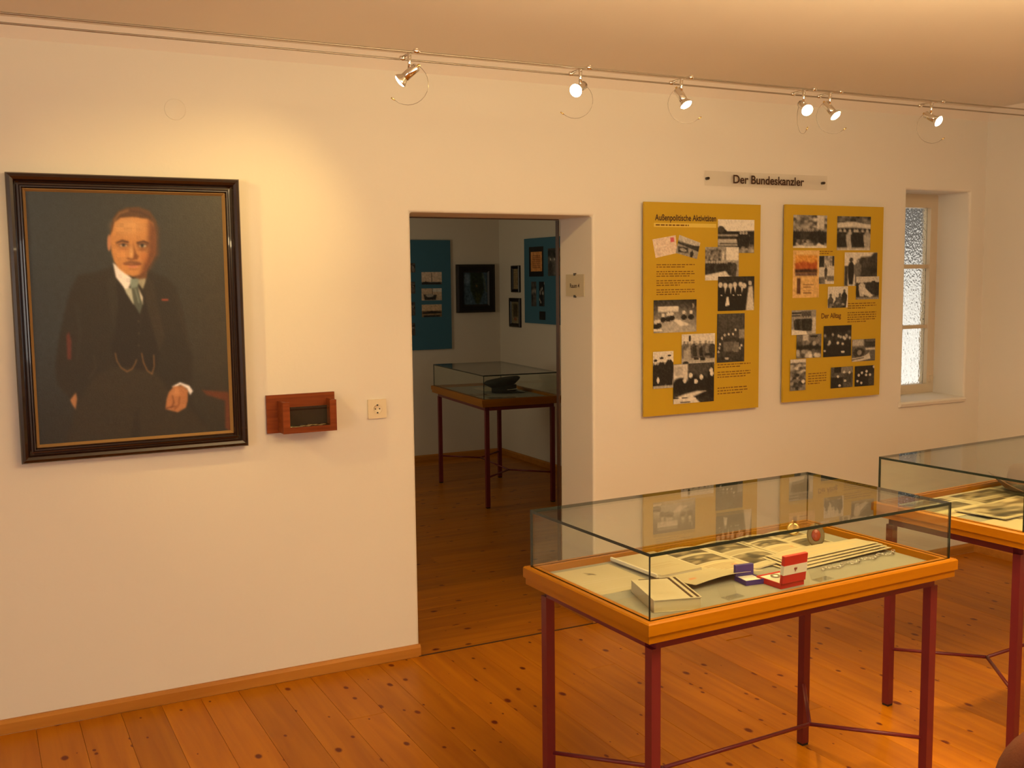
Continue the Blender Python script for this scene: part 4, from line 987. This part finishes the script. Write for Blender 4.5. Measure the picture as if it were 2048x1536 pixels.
# ---- flat and curved paper things
def sheet(name, q, paint, label, cat, thick=0.0012, lift=None, n=30, group=None, parent=None, edge=None):
    """a sheet or booklet: painted top surface over a real thickness. q = world corners BL-back.. (TL,TR,BR,BL) at its underside"""
    q = [np.asarray(a, float) for a in q]; org = sum(q) / 4.0
    w = np.linalg.norm(q[1] - q[0]); h = np.linalg.norm(q[3] - q[0])
    nx = n; ny = max(6, int(n * h / w)) if h < w else n
    def f(u, v):
        b = q[0][None] * ((1 - u) * (1 - v))[:, None] + q[1][None] * (u * (1 - v))[:, None] + q[2][None] * (u * v)[:, None] + q[3][None] * ((1 - u) * v)[:, None] - org
        if lift is not None: b[:, 2] += lift(u, v)
        return b
    me, U, V, co = grid_mesh(name, nx, ny, f)
    co2 = co.copy(); co2[:, 2] += thick
    N = len(co); nv = nx + 1
    loop = list(range(0, nv)) + [r * nv + nx for r in range(1, ny + 1)] + [ny * nv + c for c in range(nx - 1, -1, -1)] + [r * nv for r in range(ny - 1, 0, -1)]
    top = [tuple(i + N for i in p.vertices) for p in me.polygons]; bot = [tuple(reversed(p.vertices)) for p in me.polygons]
    side = [(loop[i], loop[(i + 1) % len(loop)], loop[(i + 1) % len(loop)] + N, loop[i] + N) for i in range(len(loop))]
    me2 = bpy.data.meshes.new(name); me2.from_pydata(np.vstack([co, co2]).tolist(), [], top + bot + side); me2.update()
    bpy.data.meshes.remove(me)
    bm = bmesh.new(); bm.from_mesh(me2); bmesh.ops.recalc_face_normals(bm, faces=bm.faces); bm.to_mesh(me2); bm.free()
    p = Paint(np.stack([U, V], 1), (188, 174, 142)); paint(p)
    C = np.clip(p.C, 10, 245); E = np.tile(np.array(edge or (224, 214, 194), float), (N, 1))
    pigment(me2, np.vstack([E, C]))
    o = link(name, me2, painted('printed_paper', 0.7), parent); o.location = org
    if label: tag(o, label, cat, group)
    return o
def lines(p, x0, x1, y0, y1, n, g=(120, 104, 84)):
    for k in range(n):
        y = y0 + (y1 - y0) * (k + 0.5) / n
        p.line([(x0, y), (x1 - 0.1 * (k % 3) * (x1 - x0), y)], 0.006, g, 0.012, 0.8)
def Z1(x, y, z=IN_Z): return onZ(x, y, z)
def rect_from(a, b, c, z):
    """rectangle through back-left a, back-right b and a near-left point c (world points)"""
    a, b, c = [np.asarray(v, float).copy() for v in (a, b, c)]
    e = (b - a); e[2] = 0; L_ = np.linalg.norm(e); e /= L_; nrm = np.array([-e[1], e[0], 0])
    d = (c - a) @ nrm
    out = [a, b, b + nrm * d, a + nrm * d]
    for v in out: v[2] = z
    return out
l1, w1_ = case_frame(C1)
def R1(x0, x1, y0, y1, rot=0.0, z=IN_Z + 0.0004):
    """rectangle in showcase coordinates, optionally turned about its centre"""
    cx, cy = (x0 + x1) / 2, (y0 + y1) / 2; c, s = math.cos(rot), math.sin(rot)
    return [w1_(cx + c * (a - cx) - s * (b - cy), cy + s * (a - cx) + c * (b - cy), z) for a, b in ((x0, y1), (x1, y1), (x1, y0), (x0, y0))]

# ---- contents of the nearest showcase
def pt_letter(p):
    lines(p, 0.1, 0.9, 0.35, 0.9, 9, (196, 184, 160)); p.ell(0.5, 0.26, 0.05, 0.03, (90, 74, 52)); p.line([(0.46, 0.2), (0.54, 0.31)], 0.008, (80, 64, 44), 0.012)
sheet('letter_sheet', R1(-0.54, -0.315, 0.0, 0.255, 0.0), pt_letter, 'flat cream letter sheet at the left end of the nearest showcase', 'paper')
def pt_booklet(p):
    lines(p, 0.28, 0.85, 0.5, 0.72, 4, (170, 150, 116)); p.lay(sm((0.05 - p.P[:, 0]) / 0.05), (240, 232, 214))
sheet('booklet', R1(-0.297, -0.125, 0.038, 0.27, 0.02, IN_Z + 0.0022), pt_booklet, 'cream booklet with rolled spine lying on the letter sheet', 'booklet', 0.010,
      lift=lambda u, v: 0.006 * np.exp(-((u - 0.02) / 0.06) ** 2) + 0.006 * np.clip(v - 0.7, 0, 1) * u)
bk = tag(empty('thick_book', (0, 0, 0)), 'thick cream book with two dark cover stripes near the showcase corner', 'book')
n0 = w1_(-0.485, -0.202); e1 = w1_(-0.356, -0.244) - n0; e1 /= np.linalg.norm(e1); e2 = np.array([-e1[1], e1[0], 0.0])
bk.location = tuple(n0 + np.array([0, 0, 0.0006])); bk.rotation_euler = (0, 0, math.atan2(e1[1], e1[0]))
BW, BD, BH = 0.136, 0.195, 0.034
box('page_block', 0.003, BW - 0.003, 0.003, BD - 0.003, 0.0015, BH - 0.0015, mat('page_edges', rgb(204, 190, 150), 0.85), bk)
box('back_cover', 0, BW, 0, BD, 0, 0.0015, M_paper, bk); box('front_cover', 0, BW, 0, BD, BH - 0.0015, BH, M_paper, bk)
box('spine', 0, 0.0025, 0, BD, 0.0015, BH - 0.0015, M_paper, bk)
for xx in (BW - 0.027, BW - 0.009): box('cover_stripe', xx - 0.004, xx + 0.004, 0.004, BD, BH, BH + 0.0004, M_ink, bk)
bm = bmesh.new(); r_ = random.Random(4)
for k in range(12):
    yy = 0.03 + k * 0.0125
    v = [bm.verts.new(c) for c in ((0.015, yy, BH + 0.0003), (r_.uniform(0.07, 0.095), yy, BH + 0.0003), (0.09, yy + 0.0022, BH + 0.0003), (0.015, yy + 0.0022, BH + 0.0003))]; bm.faces.new(v)
bm_done(bm, 'cover_print', mat('faint_print', rgb(196, 178, 140), 0.8), bk)
box('cover_stripe', 0.02, BW - 0.03, BD - 0.006, BD - 0.001, BH, BH + 0.0004, M_ink, bk)
def pt_spread(seed):
    def f(p):
        r = np.random.default_rng(seed)
        def ph(x0, y0, x1, y1):
            rect(p, x0, y0, x1, y1, (92, 78, 56), 0.008)
            for _ in range(26):
                g = r.uniform(40, 170); p.ell(r.uniform(x0 + 0.03, x1 - 0.03), r.uniform(y0 + 0.03, y1 - 0.03), (x1 - x0) * 0.12, (y1 - y0) * 0.1, (g, g * 0.9, g * 0.72), 0.5)
            for e in (((x0, y0), (x1, y0)), ((x1, y0), (x1, y1)), ((x1, y1), (x0, y1)), ((x0, y1), (x0, y0))): p.line(e, 0.006, (224, 214, 190), 0.008)
        ph(0.03, 0.04, 0.47, 0.3); ph(0.03, 0.34, 0.47, 0.62); ph(0.53, 0.04, 0.97, 0.4); ph(0.53, 0.55, 0.97, 0.88)
        rect(p, 0.04, 0.66, 0.46, 0.96, (206, 186, 146), 0.01); lines(p, 0.06, 0.44, 0.7, 0.92, 6); lines(p, 0.55, 0.95, 0.43, 0.53, 3); p.ell(0.36, 0.8, 0.04, 0.012, (206, 96, 54))
    return f
gut = lambda u, v: 0.008 * np.abs(np.sin(u * 2 * math.pi)) * 0.7 + 0.0
sheet('open_magazine', R1(-0.115, 0.20, -0.03, 0.275, 0.0, IN_Z + 0.0006), pt_spread(1), 'open picture magazine in the middle of the nearest showcase', 'magazine', 0.004, lift=gut, n=64)
sheet('open_magazine', R1(0.205, 0.47, 0.045, 0.275, -0.02, IN_Z + 0.0006), pt_spread(2), 'open picture magazine at the back behind the round medal', 'magazine', 0.004, lift=gut, n=56)
def pt_fold(p):
    lines(p, 0.3, 0.95, 0.2, 0.9, 8, (186, 168, 130)); p.line([(0.13, 0.55), (0.18, 0.44)], 0.012, (214, 120, 70), 0.015); p.line([(0.17, 0.57), (0.22, 0.46)], 0.012, (214, 120, 70), 0.015)
sheet('folded_leaflet', R1(-0.265, 0.0, -0.10, 0.035, 0.03, IN_Z + 0.0008), pt_fold, 'curling cream leaflet with small red mark between thick book and blue box', 'paper', 0.0012,
      lift=lambda u, v: 0.006 + 0.020 * np.clip(v, 0, 1) ** 2 * (0.5 + 0.5 * np.sin(math.pi * u)), n=40)
np_ = tag(empty('newspaper', (0, 0, 0)), 'loose stack of cream newspaper pages behind the silver chain', 'newspaper')
for k in range(4):
    o = sheet('newspaper_page', R1(0.10 + 0.012 * k, 0.545 - 0.008 * k, -0.105 + 0.013 * k, 0.040 - 0.004 * k, 0.03 - 0.012 * k, IN_Z + 0.0006 + k * 0.0045),
              lambda p: lines(p, 0.08, 0.92, 0.1, 0.9, 12, (206, 178, 132)), None, None, 0.001,
              lift=lambda u, v, k=k: 0.002 + 0.006 * np.sin(math.pi * u + k) ** 2 * (1 - v) + 0.010 * u * v, n=28, parent=np_)
# blue medal box
def hinged_box(name, loc, rz, w, d, h, lid_h, ang, mo, mi, label, hinge_near=True):
    t = tag(empty(name, loc, rz), label, 'box')
    bm = bmesh.new(); th = 0.003
    add_box(bm, -w / 2, w / 2, -d / 2, d / 2, 0, 0.003); add_box(bm, -w / 2, -w / 2 + th, -d / 2, d / 2, 0.003, h); add_box(bm, w / 2 - th, w / 2, -d / 2, d / 2, 0.003, h)
    add_box(bm, -w / 2 + th, w / 2 - th, -d / 2, -d / 2 + th, 0.003, h); add_box(bm, -w / 2 + th, w / 2 - th, d / 2 - th, d / 2, 0.003, h)
    bm_done(bm, 'base_tray', mo, t)
    box('satin_lining', -w / 2 + th, w / 2 - th, -d / 2 + th, d / 2 - th, 0.003, h * 0.8, mi, t)
    s = -1 if hinge_near else 1
    ld = empty('lid', (0, s * d / 2, h)); bpy.data.objects.remove(ld)
    A = Matrix.Translation((0, s * d / 2, h)) @ Matrix.Rotation(s * math.radians(90 - ang) * -1, 4, 'X')
    bm = bmesh.new(); add_box(bm, -w / 2, w / 2, -0.006, 0.006, 0.0, lid_h, A)
    lid = bm_done(bm, 'lid', mo, t, bevel=0.001, seg=1)
    return t, lid, A
M_red = mat('red_leatherette', rgb(196, 34, 34), 0.45)
M_blueb = mat('blue_leatherette', rgb(60, 48, 128), 0.5)
M_satin = mat('white_satin', rgb(232, 224, 208), 0.5)
tb, lid, A = hinged_box('medal_case', tuple(w1_(-0.075, -0.118, IN_Z + 0.0006)), C1[2] - 0.15, 0.062, 0.060, 0.014, 0.032, 90, M_blueb, M_satin, 'small blue medal case with raised lid beside the red box', hinge_near=False)
tr_, lid, A = hinged_box('medal_case', tuple(w1_(-0.004, -0.170, IN_Z + 0.0006)), C1[2] + 0.02, 0.092, 0.098, 0.016, 0.082, 84, M_red, M_satin, 'open red medal case with white band and crest on its lid')
bm = bmesh.new(); add_box(bm, -0.0462, 0.0462, -0.0066, 0.0066, 0.026, 0.054, A); bnd = bm_done(bm, 'white_band', M_satin, tr_)
# small crest on the band: spread-winged bird with shield
bm = bmesh.new()
def flat(pts, y=-0.0072):
    bm.faces.new([bm.verts.new(A @ Vector((x * 0.001, y, 0.040 + z * 0.001))) for x, z in pts])
flat([(-1.2, 2), (-5.2, 6.5), (-6.2, 2), (-5.2, -2), (-1.2, -1)]); flat([(1.2, 2), (5.2, 6.5), (6.2, 2), (5.2, -2), (1.2, -1)]); flat([(-1.2, 5), (0, 7.5), (1.2, 5), (1.2, -3), (0, -5), (-1.2, -3)]); flat([(-2.6, -4), (0, -8), (2.6, -4), (0, -3)])
bm_done(bm, 'crest', mat('crest_red_brown', rgb(150, 62, 52), 0.6), bnd)
md = lathe('medal_cross', [(0, 0), (0.014, 0), (0.014, 0.004), (0.010, 0.0055), (0, 0.0055)], mat('silver_medal', (0.6, 0.56, 0.5), 0.3, 1.0), None, 8, Matrix.Identity(4))
md.location = tuple(w1_(-0.004, -0.15, IN_Z + 0.0142)); tag(md, 'small silver medal lying in the open red case', 'medal')
# standing enamel medallion and small gilt medal
mo = tag(empty('enamel_medallion', tuple(w1_(0.372, 0.060, IN_Z + 0.0062))), 'oval bronze medallion with red centre standing on edge', 'medal')
dirm = Vector((-0.52, -0.82, 0.22)).normalized()
Am = Matrix.Translation((0, 0, 0.037)) @ aim(dirm) @ Matrix.Diagonal((0.74, 1.0, 1.0, 1.0))
lathe('medallion_rim', [(0, -0.008), (0.033, -0.008), (0.038, -0.004), (0.038, 0.004), (0.033, 0.007), (0.025, 0.005), (0, 0.005)], mat('old_bronze', (0.20, 0.15, 0.07), 0.55, 0.4), mo, 32, Am)
lathe('enamel_centre', [(0, 0.0052), (0.020, 0.0052), (0.018, 0.007), (0, 0.008)], mat('red_enamel', rgb(150, 62, 34), 0.3), mo, 24, Am)
gm = tag(empty('gilt_medal', tuple(w1_(0.40, 0.19, IN_Z + 0.012))), 'small shiny gilt medal standing behind the bronze medallion', 'medal')
Ag = Matrix.Translation((0, 0, 0.022)) @ aim((-0.5, -0.8, 0.35))
lathe('medal_disc', [(0, -0.004), (0.020, -0.004), (0.022, 0.0), (0.020, 0.004), (0.015, 0.003), (0, 0.005)], M_brass, gm, 24, Ag)
tube('medal_ring', [Vector((0, 0, 0.046)) + Vector((0.006 * math.cos(a), 0, 0.006 * math.sin(a))) for a in [i * math.pi / 6 for i in range(13)]], 0.0013, M_brass, gm, 6)
# silver chain
ch = tag(empty('silver_chain', (0, 0, 0)), 'silver link chain lying along the front of the newspaper stack', 'chain')
link_me = None
for k in range(30):
    s_ = k / 29.0
    a, b2 = 0.19 + 0.35 * s_, -0.150 + 0.03 * s_ + 0.010 * math.sin(k * 0.9)
    pos = w1_(a, b2, IN_Z + 0.006)
    if link_me is None:
        o = tube('chain_link', [(0.0075 * math.cos(t_), 0.0045 * math.sin(t_), 0) for t_ in [i * math.pi / 6 for i in range(13)]], 0.0013, M_chrome, ch, 6); link_me = o.data
    else:
        o = bpy.data.objects.new('chain_link', link_me); COL.objects.link(o); o.parent = ch
    o.location = tuple(pos); o.rotation_euler = (math.radians(35 if k % 2 else -45), 0, C1[2] + 0.25 * math.sin(k))
# acrylic label stands
for k, (a, b2, lab) in enumerate(((-0.215, -0.190, 'small clear label stand beside the thick book'), (0.125, -0.195, 'small clear label stand right of the red case'))):
    t = tag(empty('label_stand', tuple(w1_(a, b2, IN_Z + 0.0004)), C1[2] + 0.1), lab, 'label stand', 'clear label stands')
    bm = bmesh.new(); add_box(bm, -0.032, 0.032, -0.03, 0.0, 0, 0.002); bm_done(bm, 'stand_base', M_acrylic, t)
    bm = bmesh.new(); add_box(bm, -0.032, 0.032, -0.001, 0.001, 0.002, 0.032, Matrix.Rotation(math.radians(-25), 4, 'X')); bm_done(bm, 'stand_back', M_acrylic, t)

# ---- contents of the right showcase
l2, W2 = case_frame(C2)
def R2(x0, x1, y0, y1, rot=0.0, z=IN_Z + 0.0004):
    cx, cy = (x0 + x1) / 2, (y0 + y1) / 2; c, s = math.cos(rot), math.sin(rot)
    return [W2(cx + c * (a - cx) - s * (b - cy), cy + s * (a - cx) + c * (b - cy), z) for a, b in ((x0, y1), (x1, y1), (x1, y0), (x0, y0))]
def pt_photo(seed):
    def f(p):
        r = np.random.default_rng(seed); rect(p, 0.05, 0.06, 0.95, 0.94, (104, 88, 66), 0.01)
        for _ in range(30):
            g = r.uniform(36, 190); p.ell(r.uniform(0.1, 0.9), r.uniform(0.1, 0.9), 0.12, 0.09, (g, g * 0.9, g * 0.74), 0.5)
    return f
sheet('cream_mount', R2(-0.545, 0.1, 0.02, 0.275, 0.0), pt_spread(5), 'wide picture sheet along the back of the right showcase', 'paper', 0.002, n=60)
sheet('open_magazine', R2(-0.42, 0.0, -0.12, 0.08, 0.05, IN_Z + 0.003), pt_photo(6), 'open photo album page before the felt hat', 'magazine', 0.004, lift=lambda u, v: 0.010 * np.abs(u - 0.5) + 0.004 * v, n=40)
sheet('letter_sheet', R2(-0.50, -0.16, -0.26, -0.09, -0.06, IN_Z + 0.0006), pt_letter, 'cream letter sheet at the near left corner of the right showcase', 'paper', 0.0012, lift=lambda u, v: 0.002 + 0.006 * u * (1 - v))
sheet('photograph', R2(-0.17, 0.02, -0.25, -0.13, 0.04, IN_Z + 0.0006), pt_photo(8), 'loose brown photograph at the front of the right showcase', 'photograph', 0.0012, lift=lambda u, v: 0.001 + 0.008 * u * u)
# felt hat with an upswept brim
M_felt = mat('brown_felt', rgb(112, 84, 66), 0.9, bump=(180, 0.3, 0.002))
ht = tag(empty('felt_hat', tuple(np.array([3.775, -1.50, IN_Z + 0.0042]))), 'brown felt hat with upswept brim in the right showcase', 'hat')
def hat_z(a, r): return 0.012 + 0.062 * max(0.0, math.cos(a - math.radians(145))) ** 2 * ((r - 0.085) / 0.075 if r > 0.085 else 0) + 0.012 * ((r - 0.085) / 0.075 if r > 0.085 else 0)
bm = bmesh.new(); na = 48; prof = [0.160, 0.140, 0.118, 0.100, 0.088]
rings = [[bm.verts.new((r * 1.02 * math.cos(2 * math.pi * k / na), r * 0.92 * math.sin(2 * math.pi * k / na), hat_z(2 * math.pi * k / na, r))) for k in range(na)] for r in prof]
for (r, z) in ((0.086, 0.03), (0.083, 0.07), (0.078, 0.098), (0.064, 0.114), (0.04, 0.116), (0.015, 0.110)):
    rings.append([bm.verts.new((r * 1.02 * math.cos(2 * math.pi * k / na), r * 0.92 * math.sin(2 * math.pi * k / na), z + 0.012 * (r / 0.086) * math.cos(2 * (2 * math.pi * k / na)) * (1 if z > 0.1 else 0))) for k in range(na)])
for i in range(len(rings) - 1):
    for k in range(na): bm.faces.new((rings[i][k], rings[i][(k + 1) % na], rings[i + 1][(k + 1) % na], rings[i + 1][k])).smooth = True
bm.faces.new(rings[-1])
o = bm_done(bm, 'hat_body', M_felt, ht); md_ = o.modifiers.new('thick', 'SOLIDIFY'); md_.thickness = 0.003; md_.offset = 0
bm = bmesh.new(); add_lathe(bm, [(0.0895, 0.018), (0.089, 0.045), (0.086, 0.045), (0.0865, 0.018)], 48, Matrix.Diagonal((1.02, 0.92, 1, 1))); bm_done(bm, 'hat_band', mat('dark_ribbon', rgb(44, 30, 28), 0.6), ht)

# ---- contents of the showcase in the next room
l3, W3 = case_frame(C3)
cpz = IN_Z + 0.0006
cap_p = onZ(1008, 785, IN_Z)
cpp = tag(empty('officer_cap', (cap_p[0], cap_p[1], cpz), -0.5), 'dark peaked cap with silver cord in the dim next room showcase', 'hat')
M_cap = mat('dark_green_cloth', rgb(34, 36, 32), 0.8)
lathe('cap_band', [(0.0, 0.0), (0.088, 0.0), (0.090, 0.055), (0.09, 0.06)], M_cap, cpp, 32, Matrix.Diagonal((1.1, 0.95, 1, 1)))
lathe('cap_crown', [(0.088, 0.055), (0.125, 0.085), (0.132, 0.098), (0.118, 0.110), (0.06, 0.112), (0, 0.110)], M_cap, cpp, 36, Matrix.Rotation(math.radians(-9), 4, 'Y') @ Matrix.Diagonal((1.1, 0.98, 1, 1)))
me, U, V, co = grid_mesh('cap_visor', 16, 5, lambda u, v: np.stack([(0.094 + 0.062 * v * np.sin(math.pi * u)) * np.cos((u - 0.5) * 2.2) * 1.08, (0.094 + 0.02 * v) * np.sin((u - 0.5) * 2.2), 0.02 - 0.030 * v * np.sin(math.pi * u) * 0.5], 1))
o = link('cap_visor', me, mat('black_patent', (0.012, 0.012, 0.014), 0.15), cpp); mm = o.modifiers.new('thick', 'SOLIDIFY'); mm.thickness = 0.003
tube('silver_cord', [(1.1 * 0.0925 * math.cos(a), 0.95 * 0.0925 * math.sin(a), 0.03) for a in [math.radians(-75 + i * 10) for i in range(16)]], 0.004, M_chrome, cpp, 8)
def R3(x0, x1, y0, y1, rot=0.0, z=IN_Z + 0.0004):
    return [W3(a, b, z) for a, b in ((x0, y1), (x1, y1), (x1, y0), (x0, y0))]
sheet('letter_sheet', R3(0.12, 0.42, -0.2, 0.02), pt_letter, 'paper sheet at the back of the dim showcase', 'paper', 0.001, n=20)
sheet('photograph', R3(-0.50, -0.30, -0.05, 0.2), pt_photo(9), 'dark photograph at the near end of the dim showcase', 'photograph', 0.001, n=20)
sheet('photograph', R3(-0.20, 0.0, 0.08, 0.24), pt_photo(10), 'dark photograph at the left side of the dim showcase', 'photograph', 0.001, n=20)

# ------------------------------------------------------------------ pictures in the next room
FYY = NY1 - 0.02
K5 = lambda x, y: (815 + x / 6.4, 470 + y / 6.4)
fp = tag(empty('exhibition_panel', (0, 0, 0)), 'blue panel with three landscape photographs on the far wall', 'panel', 'blue exhibition panels')
a, b2 = onY(*K5(546, 66), FYY), onY(*K5(552, 1455), FYY)
PXR, PZT, PZB = a[0], a[2], b2[2]; PXL = PXR - 0.70
box('board', PXL, PXR, FYY, NY1 - 0.0005, PZB, PZT, M_blue, fp, bevel=0.001, seg=1)
for k, (tl, br, fnc) in enumerate((((178, 475), (440, 632), ph_ship), ((178, 685), (440, 835), ph_boat), ((182, 892), (440, 1045), ph_lake))):
    photo(q_on(K5(*tl), K5(*br), FYY - 0.001), None, fnc, fp, n=30)
for k, (y0, y1) in enumerate(((360, 480), (600, 750), (860, 1030), (1130, 1285))):
    photo(q_on(K5(-40, y0), K5(100, y1), FYY - 0.001), None, ph_people2, fp, n=20)
def framed(name, corners, thick, paint, label, frame_w, axis, mframe=M_blackframe, n=40):
    """picture standing against a wall: axis 'y' for the far wall, 'x' for the right wall"""
    t = tag(empty(name, (0, 0, 0)), label, 'picture')
    (a0, z1), (a1, z0) = corners
    lo, hi = min(a0, a1), max(a0, a1)
    bm = bmesh.new(); rings = []
    for ins, dp in ((0, 0.001), (0, thick), (0.25 * frame_w, thick + 0.006), (0.8 * frame_w, thick), (frame_w, thick * 0.6), (frame_w, 0.001)):
        pts = ((lo + ins, z0 + ins), (hi - ins, z0 + ins), (hi - ins, z1 - ins), (lo + ins, z1 - ins))
        rings.append([bm.verts.new((p, NY1 - dp, z) if axis == 'y' else (NX1 - dp, p, z)) for p, z in pts])
    for i in range(6):
        for k in range(4): bm.faces.new((rings[i][k], rings[i][(k + 1) % 4], rings[(i + 1) % 6][(k + 1) % 4], rings[(i + 1) % 6][k]))
    bm_done(bm, 'frame', mframe, t)
    i = frame_w - 0.002; dp = thick * 0.4
    if axis == 'y': q = [(lo + i, NY1 - dp, z1 - i), (hi - i, NY1 - dp, z1 - i), (hi - i, NY1 - dp, z0 + i), (lo + i, NY1 - dp, z0 + i)]
    else: q = [(NX1 - dp, hi - i, z1 - i), (NX1 - dp, lo + i, z1 - i), (NX1 - dp, lo + i, z0 + i), (NX1 - dp, hi - i, z0 + i)]
    photo(q, None, paint, t, n=n, name='picture')
    return t
def pt_bluepic(p):
    rect(p, -1, -1, 2, 2, (70, 92, 108)); p.poly([(0.3, 0), (0.78, 0), (0.86, 0.55), (0.66, 0.95), (0.5, 0.9), (0.3, 0.55)], (30, 46, 26), 0.05); p.poly([(0.5, 0.6), (0.75, 0.7), (0.62, 0.97), (0.52, 0.95)], (62, 66, 22), 0.05); p.line([(0.82, 0.05), (0.96, 0.6)], 0.012, (110, 116, 80), 0.03); p.ell(0.55, 0.42, 0.04, 0.04, (110, 84, 50), 0.5); p.ell(0.15, 0.2, 0.1, 0.14, (110, 130, 150), 0.8)
a, b2 = onY(*K5(630, 392), NY1 - 0.03), onY(*K5(1125, 985), NY1 - 0.03)
framed('framed_picture', ((a[0], a[2] + 0.01), (b2[0], b2[2])), 0.03, pt_bluepic, 'dark framed blue green picture on the far wall of the next room', 0.075, 'y')
K6 = lambda x, y: (1020 + x / 7.68, 480 + y / 7.68)
def fx(x, y, X=NX1 - 0.02):
    P = onX(*K6(x, y), X); return (P[1], P[2])
def pt_doc(p):
    rect(p, -1, -1, 2, 2, (150, 132, 96)); lines(p, 0.15, 0.85, 0.08, 0.92, 12, (84, 68, 46))
def pt_doc2(p):
    rect(p, -1, -1, 2, 2, (134, 124, 96)); rect(p, 0.2, 0.1, 0.8, 0.7, (70, 60, 34), 0.05); p.ell(0.5, 0.8, 0.2, 0.07, (130, 76, 44), 0.5)
A1_, A2_ = fx(10, 395), fx(138, 805); framed('framed_document', (A1_, A2_), 0.018, pt_doc, 'upper narrow framed document on the right wall of the next room', 0.03, 'x', n=24)
A1_, A2_ = fx(-20, 890), fx(150, 1345); framed('framed_document', (A1_, A2_), 0.018, pt_doc2, 'lower narrow framed print on the right wall of the next room', 0.035, 'x', n=24)
rp = tag(empty('exhibition_panel', (0, 0, 0)), 'blue panel with small prints on the right wall of the next room', 'panel', 'blue exhibition panels')
XB = NX1 - 0.02
yb_, zt_ = fx(215, -15, XB)[0], fx(215, -15, XB)[1]; zb2 = fx(240, 1270, XB)[1]
box('board', XB, NX1 - 0.0005, yb_ - 0.75, yb_, zb2, zt_, M_blue, rp, bevel=0.001, seg=1)
def q_x(x0, y0, x1, y1, X=XB - 0.001):
    a, b3 = onX(*K6(x0, y0), X), onX(*K6(x1, y1), X)
    return [(X, a[1], a[2]), (X, b3[1], a[2]), (X, b3[1], b3[2]), (X, a[1], b3[2])]
photo(q_x(290, 110, 515, 560, XB - 0.0006), None, lambda p: rect(p, -1, -1, 2, 2, (20, 18, 16)), rp, n=12)
photo(q_x(318, 185, 492, 480), None, ph_paper, rp, n=24)
photo(q_x(580, 130, 790, 550), None, ph_people2, rp, n=24); photo(q_x(325, 640, 405, 1020), None, ph_people2, rp, n=20); photo(q_x(445, 640, 530, 1020), None, ph_night, rp, n=20); photo(q_x(450, 1095, 545, 1230), None, lambda p: rect(p, -1, -1, 2, 2, (14, 16, 12)), rp, n=8)

# ------------------------------------------------------------------ chair whose back just enters the lower right corner
M_uph = mat('brown_upholstery', rgb(96, 46, 10), 0.9, bump=(220, 0.4, 0.002))
M_chairwood = mat('dark_chair_wood', rgb(70, 40, 20), 0.45)
cor = onZ(2002, 1490, 0.84)
chr_ = tag(empty('upholstered_chair', (0, 0, 0)), 'brown upholstered chair, only its rounded back corner in the lower right', 'chair')
crot = -0.55
def rounded_slab(name, w, h, th, r, m, parent, mtx, n=8):
    bm = bmesh.new(); pts = []
    for cx, cz, a0 in ((w / 2 - r, r, -90), (w / 2 - r, h - r, 0), (-w / 2 + r, h - r, 90), (-w / 2 + r, r, 180)):
        for i in range(n + 1):
            a = math.radians(a0 + 90 * i / n); pts.append((cx + r * math.cos(a), cz + r * math.sin(a)))
    rings = []
    for yy, k in ((-th / 2, 0.94), (-th / 2 + th * 0.2, 1.0), (th / 2 - th * 0.2, 1.0), (th / 2, 0.94)):
        rings.append([bm.verts.new(mtx @ Vector((x * k, yy, h / 2 + (z - h / 2) * k))) for x, z in pts])
    for i in range(3):
        for k in range(len(pts)): bm.faces.new((rings[i][k], rings[i][(k + 1) % len(pts)], rings[i + 1][(k + 1) % len(pts)], rings[i + 1][k])).smooth = True
    bm.faces.new(rings[0]); bm.faces.new(rings[-1])
    return bm_done(bm, name, m, parent)
cdir = Vector((math.cos(crot), math.sin(crot), 0))
base = Vector((cor[0], cor[1], 0)) + cdir * 0.215
chr_.location = (base.x, base.y, 0); chr_.rotation_euler = (0, 0, crot)
rounded_slab('backrest', 0.44, 0.39, 0.06, 0.12, M_uph, chr_, Matrix.Translation((0, 0, 0.49)))
rounded_slab('seat', 0.46, 0.44, 0.07, 0.05, M_uph, chr_, Matrix.Translation((0, -0.47, 0.45)) @ Matrix.Rotation(math.radians(-90), 4, 'X'))
for sx in (-1, 1):
    box('back_leg', sx * 0.19 - 0.018, sx * 0.19 + 0.018, -0.018, 0.018, 0.0, 0.62, M_chairwood, chr_, bevel=0.004)
    box('front_leg', sx * 0.19 - 0.018, sx * 0.19 + 0.018, -0.45, -0.414, 0.0, 0.42, M_chairwood, chr_, bevel=0.004)
    box('side_rail', sx * 0.19 - 0.012, sx * 0.19 + 0.012, -0.414, -0.018, 0.37, 0.42, M_chairwood, chr_)
